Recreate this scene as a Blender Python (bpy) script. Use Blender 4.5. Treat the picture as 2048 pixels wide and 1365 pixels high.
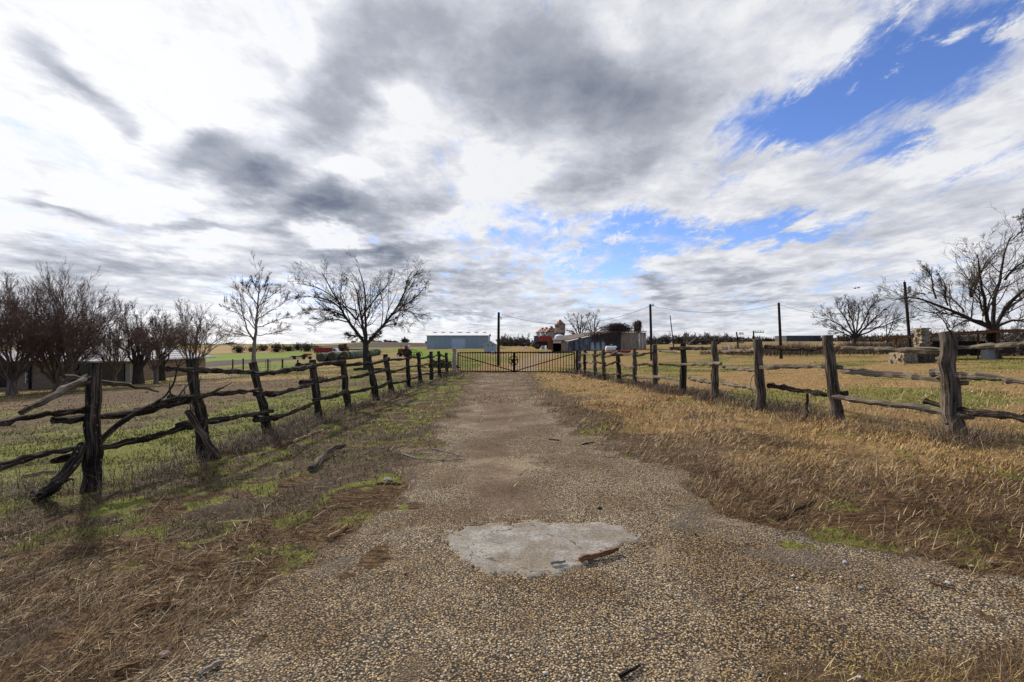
import bpy, bmesh, math, random
import numpy as np
from mathutils import Vector, Matrix

for _o in list(bpy.data.objects):
    bpy.data.objects.remove(_o, do_unlink=True)
SC = bpy.context.scene
COL = SC.collection
R = math.radians

# ------------------------------------------------------------------ camera
EYE, FPX, HX, HY = 1.6, 960.0, 1024.0, 688.0      # eye height, focal length and horizon of the 2048 px photograph
cam = bpy.data.cameras.new('camera')
cam.sensor_width = 36.0
cam.lens = FPX / 2048 * 36
cam.shift_y = (HY - 682.5) / 2048
cam.clip_start, cam.clip_end = 0.05, 9000
cob = bpy.data.objects.new('camera', cam)
COL.objects.link(cob)
cob.location = (0, 0, EYE)
cob.rotation_euler = (R(90), 0, 0)
SC.camera = cob

# ------------------------------------------------------------------ sun, sky, exposure
SUN_AZ, SUN_EL = -40.0, 31.0                       # degrees from the view direction (negative = left), height
sun = bpy.data.lights.new('sun', 'SUN')
sun.energy, sun.angle, sun.color = 5.0, R(2.5), (1.0, 0.90, 0.76)
sob = bpy.data.objects.new('sun', sun)
COL.objects.link(sob)
SD = Vector((math.sin(R(SUN_AZ)) * math.cos(R(SUN_EL)), math.cos(R(SUN_AZ)) * math.cos(R(SUN_EL)), math.sin(R(SUN_EL))))
sob.rotation_euler = SD.to_track_quat('Z', 'Y').to_euler()
sob.location = SD * 50
SC.view_settings.view_transform = 'Standard'
SC.view_settings.look = 'None'
SC.view_settings.exposure = 0.0
SC.view_settings.gamma = 1.0
SC.render.engine = 'CYCLES'
SC.cycles.max_bounces = 5
SC.cycles.diffuse_bounces = 2
SC.cycles.transparent_max_bounces = 8


class NT:
    """a few shorthands for building shader nodes"""
    def __init__(s, tree):
        s.t = tree
        s.n = tree.nodes
        s.n.clear()

    def new(s, kind, **kw):
        nd = s.n.new(kind)
        for k, v in kw.items():
            setattr(nd, k, v)
        return nd

    def put(s, sock, v):
        if isinstance(v, bpy.types.NodeSocket):
            s.t.links.new(v, sock)
        elif v is not None:
            if isinstance(v, (tuple, list)) and len(v) == 3 and sock.type == 'RGBA':
                v = (*v, 1)
            sock.default_value = v

    def m(s, op, a, b=None, c=None, clamp=False):
        nd = s.new('ShaderNodeMath', operation=op, use_clamp=clamp)
        for i, v in enumerate((a, b, c)):
            if v is not None:
                s.put(nd.inputs[i], v)
        return nd.outputs[0]

    def v(s, op, a, b=None, scale=None):
        nd = s.new('ShaderNodeVectorMath', operation=op)
        s.put(nd.inputs[0], a)
        if b is not None:
            s.put(nd.inputs[1], b)
        if scale is not None:
            s.put(nd.inputs['Scale'], scale)
        return nd.outputs['Value'] if op in ('LENGTH', 'DOT_PRODUCT', 'DISTANCE') else nd.outputs[0]

    def xyz(s, x, y, z):
        nd = s.new('ShaderNodeCombineXYZ')
        for i, q in enumerate((x, y, z)):
            s.put(nd.inputs[i], q)
        return nd.outputs[0]

    def sep(s, v):
        nd = s.new('ShaderNodeSeparateXYZ')
        s.put(nd.inputs[0], v)
        return nd.outputs

    def map(s, v, loc=(0, 0, 0), rot=(0, 0, 0), scale=(1, 1, 1), kind='POINT'):
        nd = s.new('ShaderNodeMapping', vector_type=kind)
        s.put(nd.inputs['Vector'], v)
        if kind != 'VECTOR':
            nd.inputs['Location'].default_value = loc
        nd.inputs['Rotation'].default_value = rot
        nd.inputs['Scale'].default_value = scale
        return nd.outputs[0]

    def noise(s, v, scale=1.0, detail=4.0, rough=0.5, dist=0.0, color=False, lac=2.0):
        nd = s.new('ShaderNodeTexNoise')
        s.put(nd.inputs['Vector'], v)
        for k, q in (('Scale', scale), ('Detail', detail), ('Roughness', rough), ('Distortion', dist), ('Lacunarity', lac)):
            s.put(nd.inputs[k], q)
        return nd.outputs['Color' if color else 'Fac']

    def voro(s, v, scale=1.0, feature='F1', out='Distance', rand=1.0):
        nd = s.new('ShaderNodeTexVoronoi', feature=feature)
        s.put(nd.inputs['Vector'], v)
        nd.inputs['Scale'].default_value = scale
        nd.inputs['Randomness'].default_value = rand
        return nd.outputs[out]

    def step(s, x, a, b, lo=0.0, hi=1.0, smooth=True):
        nd = s.new('ShaderNodeMapRange', interpolation_type='SMOOTHSTEP' if smooth else 'LINEAR')
        s.put(nd.inputs['Value'], x)
        for i, q in zip((1, 2, 3, 4), (a, b, lo, hi)):
            s.put(nd.inputs[i], q)
        return nd.outputs[0]

    def mix(s, f, a, b, kind='MIX'):
        nd = s.new('ShaderNodeMix', data_type='RGBA', blend_type=kind)
        s.put(nd.inputs[0], f)
        s.put(nd.inputs[6], a)
        s.put(nd.inputs[7], b)
        return nd.outputs[2]

    def ramp(s, f, stops, interp='LINEAR'):
        nd = s.new('ShaderNodeValToRGB')
        s.put(nd.inputs[0], f)
        cr = nd.color_ramp
        cr.interpolation = interp
        while len(cr.elements) < len(stops):
            cr.elements.new(0.5)
        for e, (p, c) in zip(cr.elements, stops):
            e.position = p
            e.color = (*c, 1) if len(c) == 3 else c
        return nd.outputs[0]

    def attr(s, name, out='Fac'):
        nd = s.new('ShaderNodeAttribute', attribute_name=name)
        return nd.outputs[out]

    def tc(s, out='Object'):
        return s.new('ShaderNodeTexCoord').outputs[out]

    def bump(s, h, strength=0.5, dist=0.02):
        nd = s.new('ShaderNodeBump')
        nd.inputs['Strength'].default_value = strength
        nd.inputs['Distance'].default_value = dist
        s.put(nd.inputs['Height'], h)
        return nd.outputs[0]


world = bpy.data.worlds.new('World')
SC.world = world
world.use_nodes = True
W = NT(world.node_tree)
d = W.v('NORMALIZE', W.tc('Generated'))
dx, dy, dz = W.sep(d)
yy = W.m('MAXIMUM', dy, 0.06)
U = W.m('DIVIDE', dx, yy)
V = W.m('DIVIDE', dz, yy)
front = W.step(dy, 0.0, 0.2)
zz = W.m('ADD', W.m('MAXIMUM', dz, 0.0), 0.11)
PL = W.xyz(W.m('DIVIDE', dx, zz), W.m('DIVIDE', dy, zz), 0.0)      # the flat cloud deck seen in perspective
PS = W.map(PL, rot=(0, 0, R(-24)), scale=(1.0, 0.66, 1.0))         # bands drawn out along the wind
PW = W.map(PL, rot=(0, 0, R(-30)), scale=(1.0, 0.45, 1.0))
warp = W.v('SUBTRACT', W.noise(PL, 1.3, 4, 0.55, color=True), (0.5, 0.5, 0.5))
warp2 = W.v('SUBTRACT', W.noise(PS, 4.5, 5, 0.6, color=True), (0.5, 0.5, 0.5))
UV0 = W.xyz(U, V, 0.0)
UV = W.v('ADD', W.v('ADD', UV0, W.v('SCALE', warp, scale=0.15)), W.v('SCALE', warp2, scale=0.10))


_nb = [0, UV]


def blob(total, px, py, rx, ry, rot, amp):
    global UV
    _nb[0] += 1
    if isinstance(total, bpy.types.NodeSocket):                               # keeps the node chain sequential, so that it fits the shader's stack
        nd = W.new('ShaderNodeVectorMath', operation='MULTIPLY_ADD')
        W.put(nd.inputs[0], total)
        nd.inputs[1].default_value = (1e-9, 1e-9, 1e-9)
        W.put(nd.inputs[2], _nb[1])
        UV = nd.outputs[0]
    # a patch of cloud (or of clear air) round the sky direction that the photograph shows at px, py
    q = W.map(UV, ((px - HX) / FPX, (HY - py) / FPX, 0), (0, 0, R(rot)), (rx / FPX, ry / FPX, 1), 'TEXTURE')
    e = W.m('EXPONENT', W.m('MULTIPLY', W.v('DOT_PRODUCT', q, q), -1.0))
    return W.m('ADD', total, W.m('MULTIPLY', e, amp))


BLUE = [(1660, 190, 330, 110, 27, .40), (1480, 470, 330, 60, 4, .25), (1060, 520, 260, 60, 0, .25),
        (1940, 60, 220, 140, 20, .92), (1790, 150, 180, 75, 35, .80), (2040, 260, 120, 50, 30, .5), (1580, 190, 130, 36, 30, .6), (1500, 245, 90, 34, 20, .5), (1650, 215, 170, 46, 27, 1.25), (1770, 285, 110, 32, 22, 1.2),
        (1400, 455, 190, 34, 3, 1.05), (1620, 452, 170, 26, 6, .9), (1250, 470, 60, 30, 0, .75), (1225, 535, 70, 36, 10, .8),
        (1700, 60, 120, 60, 45, .45), (1000, 495, 90, 26, 0, .45), (1120, 520, 110, 30, 0, .40), (700, 602, 170, 22, 0, .50),
        (540, 590, 120, 34, 0, .35), (1750, 560, 190, 22, 5, .55), (1560, 628, 320, 40, 0, .42), (1180, 590, 120, 34, 0, .50),
        (880, 640, 260, 30, 0, .42), (400, 650, 260, 30, 0, .25), (1420, 220, 90, 40, 20, .35), (1900, 350, 120, 22, 25, .35),
        (1900, 620, 200, 50, 0, .3)]
CLOUD = [(1900, 70, 90, 16, 28, .75), (1790, 110, 60, 14, 40, .5), (1850, 20, 50, 14, 50, .5), (1690, 75, 70, 26, 38, .6), (1480, 505, 170, 24, 3, .6), (1900, 470, 250, 40, 8, .5), (1980, 190, 110, 55, 32, .75), (1420, 100, 170, 120, 40, .35),
         (1620, 120, 90, 60, 40, .35), (1700, 380, 260, 60, 12, .5), (1920, 60, 60, 22, 25, .35), (1480, 330, 240, 60, 10, .3)]
DARK = [(830, 70, 240, 120, 0, .46), (690, 190, 90, 110, 0, .42), (1040, 110, 200, 110, 0, .26), (1180, 140, 130, 60, -25, .35),
        (430, 285, 75, 36, 8, .95), (520, 345, 75, 45, 0, 1.15), (380, 330, 80, 30, 0, .35), (690, 390, 105, 42, 4, 1.0), (600, 430, 70, 34, 15, .75),
        (740, 497, 170, 26, 0, 1.05), (760, 440, 60, 30, 0, .55), (860, 390, 60, 40, 30, .4), (640, 260, 70, 60, 0, .45),
        (60, 100, 75, 34, -32, .55), (170, 185, 95, 26, -38, .78), (245, 275, 30, 18, -30, .4), (110, 428, 110, 18, -8, .62), (85, 390, 26, 28, 0, .4),
        (390, 448, 130, 16, 2, .6), (80, 510, 240, 30, -4, .48), (300, 540, 260, 30, 0, .40), (120, 590, 300, 30, 0, .30), (620, 560, 200, 24, 0, .3),
        (930, 560, 130, 22, 0, .45), (900, 615, 160, 20, 0, .40), (1150, 210, 240, 80, 10, .45), (1190, 340, 130, 40, 20, .35), (960, 300, 90, 50, 0, .12),
        (1320, 575, 55, 20, -25, .45), (1510, 440, 60, 14, 0, .3), (1480, 545, 170, 16, 3, .4), (1500, 600, 120, 16, 0, .4), (1290, 230, 120, 90, 0, .22),
        (570, 100, 60, 60, 0, .2), (540, 210, 60, 18, 0, .25), (1780, 440, 180, 26, 8, .2), (1250, 640, 200, 22, 0, .3), (1800, 610, 160, 22, 0, .3)]
DARK += [(1500, 320, 420, 200, 0, .06), (1230, 160, 190, 170, 0, .08)]
LIGHT = [(800, 205, 55, 48, 0, .65), (985, 320, 70, 45, 0, .55), (690, 320, 80, 35, 0, .35), (690, 460, 70, 18, 0, .5), (560, 60, 50, 60, 0, .4), (600, 130, 40, 60, 0, .35),
         (1240, 70, 60, 40, 0, .2), (940, 420, 120, 60, 20, .35)]

tot = 0.0
for b in BLUE:
    tot = blob(tot, *b)
for (px, py, rx, ry, rot, amp) in CLOUD:
    tot = blob(tot, px, py, rx, ry, rot, -amp)
tot = W.m('MULTIPLY', tot, front)
na = W.m('MULTIPLY_ADD', W.noise(PW, 3.6, 10, 0.68, 0.35), 0.72, W.m('MULTIPLY', W.noise(PS, 7.5, 8, 0.66, 0.5), 0.28))
dk = 0.0
for b in DARK:
    dk = blob(dk, *b)
for (px, py, rx, ry, rot, amp) in LIGHT:
    dk = blob(dk, px, py, rx, ry, rot, -amp)
dk = W.m('MULTIPLY', dk, front)
nb = W.m('MULTIPLY_ADD', W.noise(PS, 3.4, 9, 0.60, 0.25), 0.65, W.m('MULTIPLY', W.noise(PL, 2.6, 9, 0.60, 0.3), 0.35))
cover = W.m('ADD', W.m('MULTIPLY_ADD', dk, 0.8, W.m('SUBTRACT', 1.02, tot)), W.m('MULTIPLY', W.m('SUBTRACT', na, 0.5), 5.2))
cover = W.m('ADD', cover, W.m('MULTIPLY', W.step(W.noise(PW, 6.5, 9, 0.72, 0.7), 0.50, 0.74), 1.25))
cover = W.m('SUBTRACT', cover, W.step(dy, 0.05, -0.55, 0.0, 0.75))      # unseen cloud behind the camera thinned, only to cut the fill light
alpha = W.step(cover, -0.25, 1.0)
shade = W.m('ADD', W.m('MULTIPLY_ADD', dk, 0.95, 0.10), W.m('MULTIPLY', W.m('SUBTRACT', nb, 0.5), 1.55))
sv = Vector(((240 - HX) / FPX, 1, (HY - 190) / FPX)).normalized()
glow = W.m('POWER', W.m('MAXIMUM', W.v('DOT_PRODUCT', d, tuple(sv)), 0.0), 9.0)
shade = W.m('ADD', shade, W.m('MULTIPLY', W.m('SUBTRACT', W.noise(PL, 8.0, 8, 0.66, 0.3), 0.5), 0.55))
shade = W.m('ADD', shade, W.step(dy, 0.05, -0.4, 0.0, 0.55))  # unseen cloud behind the camera greyed to keep the fill light dim and neutral
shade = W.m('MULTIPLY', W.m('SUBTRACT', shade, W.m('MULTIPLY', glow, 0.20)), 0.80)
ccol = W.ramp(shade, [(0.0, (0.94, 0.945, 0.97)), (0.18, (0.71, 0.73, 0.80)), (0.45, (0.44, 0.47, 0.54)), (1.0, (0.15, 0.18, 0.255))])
ccol = W.mix(1.0, ccol, W.v('SCALE', (1, 1, 1), scale=W.m('MULTIPLY_ADD', glow, 0.13, 0.93)), 'MULTIPLY')
sky = W.new('ShaderNodeTexSky', sky_type='NISHITA', sun_disc=False)
sky.sun_elevation, sky.sun_rotation = R(SUN_EL), R(SUN_AZ)
sky.air_density, sky.dust_density, sky.ozone_density = 1.0, 0.2, 2.0
bg1 = W.new('ShaderNodeBackground')
hs = W.new('ShaderNodeHueSaturation')
hs.inputs['Saturation'].default_value = 1.08
W.put(hs.inputs['Color'], W.mix(1.0, sky.outputs[0], (1.05, 1.06, 1.42), 'MULTIPLY'))
W.put(bg1.inputs[0], hs.outputs[0])
bg1.inputs[1].default_value = 0.12
bg2 = W.new('ShaderNodeBackground')
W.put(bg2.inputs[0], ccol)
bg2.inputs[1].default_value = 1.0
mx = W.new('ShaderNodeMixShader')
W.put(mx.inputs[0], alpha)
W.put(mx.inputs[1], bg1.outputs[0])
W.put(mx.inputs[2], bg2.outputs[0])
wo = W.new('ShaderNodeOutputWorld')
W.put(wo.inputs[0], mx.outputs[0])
world.cycles.sampling_method = 'MANUAL'
world.cycles.sample_map_resolution = 512

# ------------------------------------------------------------------ numbers: noise, terrain, points on it
RNG = np.random.default_rng(7)


def _hash(ix, iy, seed):
    h = (ix.astype(np.int64) * 374761393 + iy.astype(np.int64) * 668265263 + seed * 1442695041) & 0xFFFFFFFF
    h = ((h ^ (h >> 13)) * 1274126177) & 0xFFFFFFFF
    return ((h ^ (h >> 16)) & 0xFFFF) / 65535.0


def vnoise(x, y, seed=0):
    x, y = np.asarray(x, float), np.asarray(y, float)
    ix, iy = np.floor(x), np.floor(y)
    fx, fy = x - ix, y - iy
    fx, fy = fx * fx * (3 - 2 * fx), fy * fy * (3 - 2 * fy)
    a, b = _hash(ix, iy, seed), _hash(ix + 1, iy, seed)
    c, e = _hash(ix, iy + 1, seed), _hash(ix + 1, iy + 1, seed)
    return (a * (1 - fx) + b * fx) * (1 - fy) + (c * (1 - fx) + e * fx) * fy


def fbm(x, y, seed=0, octs=4, gain=0.5):
    s, a, t = 0.0, 1.0, 0.0
    for i in range(octs):
        s = s + a * vnoise(np.asarray(x) * 2 ** i + 17.3 * i, np.asarray(y) * 2 ** i - 9.1 * i, seed + i)
        t += a
        a *= gain
    return s / t


def sstep(x, a, b):
    t = np.clip((np.asarray(x, float) - a) / (b - a), 0, 1)
    return t * t * (3 - 2 * t)


def lift(px, py, Z):                                # the ground point seen at px, py if it stands Z metres away
    return ((px - HX) / FPX * Z, Z, EYE - (py - HY) / FPX * Z)


TP = [(0, 1, 0), (0, 4, 0), (0, 9, -.02), (-2, 6, 0), (2, 6, .05), (0, 18, -.08), (-4.5, 5.2, .02), (-4.4, 6.9, -.05), (-4.6, 9, -.12), (-4.6, 11.7, -.2),
      (-4.5, 14, -.22), (-4.5, 17.3, -.24), (-3.7, 30, -.20), (6.4, 7, .25), (5.8, 8.7, .24), (5.3, 11, .18), (5.2, 15, .10), (5.1, 19, 0), (4.1, 30, -.18), (0, 30, -.2),
      (-15, 5, -.35), (-12, 12, -.45), (-22, 20, -1.0), (12, 6, .35), (14, 14, .33), (20, 4, .4), (0, -12, 0), (-20, -10, -.1), (20, -10, .2), (-60, 5, -2.2), (60, 10, .5),
      lift(735, 738, 47), lift(998, 732, 60), lift(1301, 722, 62), lift(1560, 718, 62), lift(980, 707, 105), lift(918, 697, 150), lift(1200, 701, 105),
      lift(660, 720, 95), lift(765, 708, 122), lift(640, 712, 125), lift(805, 713, 76), lift(150, 776, 40), lift(250, 763, 43), lift(312, 768, 33), lift(25, 790, 30),
      lift(500, 742, 48), lift(400, 708, 160), lift(420, 691, 420), lift(200, 691, 420), lift(740, 684, 420), lift(620, 690, 420), lift(850, 687, 420),
      lift(1840, 727, 36), lift(1990, 720, 40), lift(1500, 706, 82), lift(1900, 706, 75), lift(1500, 684, 260), lift(1750, 684, 260), lift(1030, 693, 260), lift(1250, 691, 260),
      lift(-500, 720, 120), lift(2500, 700, 120)]
for _a in range(0, 360, 30):
    TP.append((1200 * math.sin(R(_a)), 1200 * math.cos(R(_a)), 1.0))
TP = np.array(TP, float)


def _warp(x, y):                                    # pull far points in so that near and far detail share one spline
    r = np.hypot(x, y) + 1e-6
    k = np.log1p(r / 12.0) / r
    return x * k, y * k


_tx, _ty = _warp(TP[:, 0], TP[:, 1])


def _ker(r2):
    return 0.5 * r2 * np.log(r2 + 1e-9)


_n = len(TP)
_K = _ker((_tx[:, None] - _tx) ** 2 + (_ty[:, None] - _ty) ** 2) + np.eye(_n) * 0.0012
_P = np.stack([np.ones(_n), _tx, _ty], 1)
_sol = np.linalg.solve(np.block([[_K, _P], [_P.T, np.zeros((3, 3))]]), np.concatenate([TP[:, 2], np.zeros(3)]))


def terrain(x, y):
    x, y = np.asarray(x, float), np.asarray(y, float)
    wx, wy = _warp(x, y)
    out = _sol[_n] + _sol[_n + 1] * wx + _sol[_n + 2] * wy
    for i in range(_n):
        out = out + _sol[i] * _ker((wx - _tx[i]) ** 2 + (wy - _ty[i]) ** 2)
    r = np.hypot(x, y)
    f = sstep(r, 700, 1300)
    return out * (1 - f) + 0.9 * f


def at(px, py):                                     # where the line of sight through px, py meets the ground
    t = np.concatenate([np.arange(1.5, 60, .02), np.arange(60, 700, .25)])
    z = EYE - (py - HY) / FPX * t
    g = terrain((px - HX) / FPX * t, t)
    hit = z < g
    i = int(np.argmax(hit)) if hit.any() else len(t) - 1
    return np.array([(px - HX) / FPX * t[i], t[i], g[i]])


def pix(px, py, Z):                                 # the point seen at px, py that lies Z metres ahead
    return np.array([(px - HX) / FPX * Z, Z, EYE - (py - HY) / FPX * Z])


def gz(x, y):
    return float(terrain(x, y))


def poly_dist(x, y, poly):                          # signed distance to a polygon, positive inside
    x, y = np.asarray(x, float), np.asarray(y, float)
    dmin = np.full(x.shape, 1e18)
    ins = np.zeros(x.shape, bool)
    n = len(poly)
    for i in range(n):
        ax, ay = poly[i][0], poly[i][1]
        bx, by = poly[(i + 1) % n][0], poly[(i + 1) % n][1]
        ex, ey = bx - ax, by - ay
        t = np.clip(((x - ax) * ex + (y - ay) * ey) / (ex * ex + ey * ey + 1e-12), 0, 1)
        dmin = np.minimum(dmin, (x - ax - t * ex) ** 2 + (y - ay - t * ey) ** 2)
        if ay != by:
            ins ^= ((ay > y) != (by > y)) & (x < (bx - ax) * (y - ay) / (by - ay) + ax)
    return np.where(ins, 1, -1) * np.sqrt(dmin)


DRIVE = [at(*p)[:2] for p in [(300, 1364), (500, 1215), (640, 1135), (745, 1060), (805, 975), (845, 900), (895, 830), (935, 770), (952, 747), (1064, 747), (1085, 775),
                              (1122, 830), (1198, 885), (1330, 935), (1400, 990), (1500, 1040), (1640, 1085), (1830, 1120), (2046, 1175), (2046, 1290), (1760, 1300), (1480, 1355)]]
DRIVE = DRIVE + [np.array([.55, 1.9]), np.array([3.5, 1.4]), np.array([9, 1.0]), np.array([9, -7]), np.array([-9, -7]), np.array([-9, -1.0]), np.array([-2.6, 1.4])]
PATCH = [at(*p)[:2] for p in [(893, 1083), (900, 1066), (935, 1056), (985, 1050), (1060, 1046), (1150, 1048), (1230, 1050), (1262, 1066), (1272, 1084), (1245, 1098), (1205, 1110),
                              (1165, 1128), (1120, 1146), (1050, 1150), (985, 1148), (945, 1143), (925, 1124), (905, 1104)]]
LFEN = [at(*p)[:2] for p in [(185, 984), (405, 919), (535, 871), (695, 819), (785, 786), (905, 748)]]
RFEN = [at(*p)[:2] for p in [(1905, 874), (1665, 839), (1428, 799), (1310, 776), (1152, 746)]]


def zone(*pts):
    return [at(*p)[:2] for p in pts]


def zones(x, y):
    """what grows where: drive, green, gold (dry standing grass), thatch (dark matted dead grass), soil"""
    r = np.hypot(x, y)
    n1, n2, n3 = fbm(x * .55, y * .55, 3), fbm(x * .16, y * .16, 11), fbm(x * 1.9, y * 1.9, 23)
    dd = poly_dist(x, y, DRIVE)
    dd = dd + (n3 - .5) * .9 * np.clip(y / 6, .45, 1.4) + (fbm(x * 7, y * 7, 31) - .5) * .22
    lx = np.interp(y, [p[1] for p in LFEN], [p[0] for p in LFEN])
    rx = np.interp(y, [p[1] for p in RFEN[:]], [p[0] for p in RFEN]) if RFEN[0][1] > RFEN[-1][1] else np.interp(y, [p[1] for p in RFEN], [p[0] for p in RFEN])
    left_lawn = sstep(lx - x, -.1, .6)
    right_lawn = sstep(x - rx, -.2, .7)
    gate = sstep(y, 29, 32)
    verge_l = (1 - left_lawn) * (x < 0) * (1 - gate)
    verge_r = (1 - right_lawn) * (x >= 0) * (1 - gate)
    far = sstep(y, 22, 40)
    green = left_lawn * (sstep(n1 * .6 + n2 * .4, .33, .50) * (1 - .45 * sstep(y, 13, 22)) * (1 - .5 * sstep(y, 6, 12) * (x < -9)))
    n4 = fbm(x * 4.5, y * 4.5, 29)
    green = green + verge_l * .8 * sstep(n1 * .25 + n3 * .35 + n4 * .4, .40, .57) * sstep(y, 2.4, 4.2)
    green = green + right_lawn * .55 * sstep(n1 * .5 + n2 * .5, .47, .62)
    green = green + verge_r * .6 * sstep(n1 * .6 + n4 * .4, .53, .66) + gate * .5 * sstep(n2 * .6 + n1 * .4, .48, .60)
    gold = right_lawn * .75 + verge_r * sstep(dd, -.3, -1.2) * (.35 + .65 * sstep(n1, .35, .6)) * sstep(y, 4.0, 6.5)
    gold = gold + verge_l * .45 * sstep(n3 * .5 + n1 * .5, .44, .60) * sstep(y, 5, 10) + left_lawn * (.22 + .2 * sstep(n1, .4, .6)) * sstep(y, 9, 16) + gate * .8
    gold = gold + verge_r * .5 * sstep(y, 12, 20)
    thatch = verge_r * (1 - sstep(y, 4.6, 7.5)) * sstep(n1, .25, .55) + verge_l * (.45 + .3 * (1 - sstep(y, 4, 7))) + left_lawn * (.35 * sstep(n3, .5, .68) + .30 * sstep(y, 10, 18))
    soil = verge_l * sstep(n3 * .5 + n1 * .5, .50, .62) * .8 + left_lawn * sstep(n1, .56, .68) * .5
    return dd, np.clip(green, 0, 1), np.clip(gold, 0, 1), np.clip(thatch, 0, 1), np.clip(soil, 0, 1)


# ------------------------------------------------------------------ meshes, objects, labels
def link(o, parent=None):
    COL.objects.link(o)
    if parent is not None:
        o.parent = parent
    return o


def mesh_np(name, verts, quads=None, tris=None, mat=None, parent=None, attrs=None, smooth=False):
    me = bpy.data.meshes.new(name)
    verts = np.asarray(verts, np.float32)
    me.vertices.add(len(verts))
    me.vertices.foreach_set('co', verts.ravel())
    idx, starts, k = [], [], 0
    for f, w in ((quads, 4), (tris, 3)):
        if f is not None and len(f):
            f = np.asarray(f, np.int32)
            idx.append(f.ravel())
            starts.append(np.arange(len(f), dtype=np.int32) * w + k)
            k += f.size
    idx, starts = np.concatenate(idx), np.concatenate(starts)
    me.loops.add(len(idx))
    me.loops.foreach_set('vertex_index', idx)
    me.polygons.add(len(starts))
    me.polygons.foreach_set('loop_start', starts)
    for an, av in (attrs or {}).items():
        av = np.asarray(av, np.float32)
        if av.ndim == 1:
            me.attributes.new(an, 'FLOAT', 'POINT').data.foreach_set('value', av)
        else:
            me.attributes.new(an, 'FLOAT_VECTOR', 'POINT').data.foreach_set('vector', av.ravel())
    me.polygons.foreach_set('use_smooth', np.full(len(starts), smooth, bool))
    me.update(calc_edges=True)
    if mat is not None:
        me.materials.append(mat)
    return link(bpy.data.objects.new(name, me), parent)


def tag(o, label=None, cat=None, group=None, kind=None):
    for k, v in (('label', label), ('category', cat), ('group', group), ('kind', kind)):
        if v:
            o[k] = v
    return o


def thing(name, label, cat, loc=(0, 0, 0), rz=0.0, group=None):
    o = bpy.data.objects.new(name, None)
    o.empty_display_size = 0.2
    o.location = tuple(float(v) for v in loc)
    o.rotation_euler = (0, 0, rz)
    return tag(link(o), label, cat, group)


def copy_tree(o, parent=None):
    c = o.copy()
    COL.objects.link(c)
    if parent is not None:
        c.parent = parent
    for ch in list(o.children):
        copy_tree(ch, c)
    return c


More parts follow.
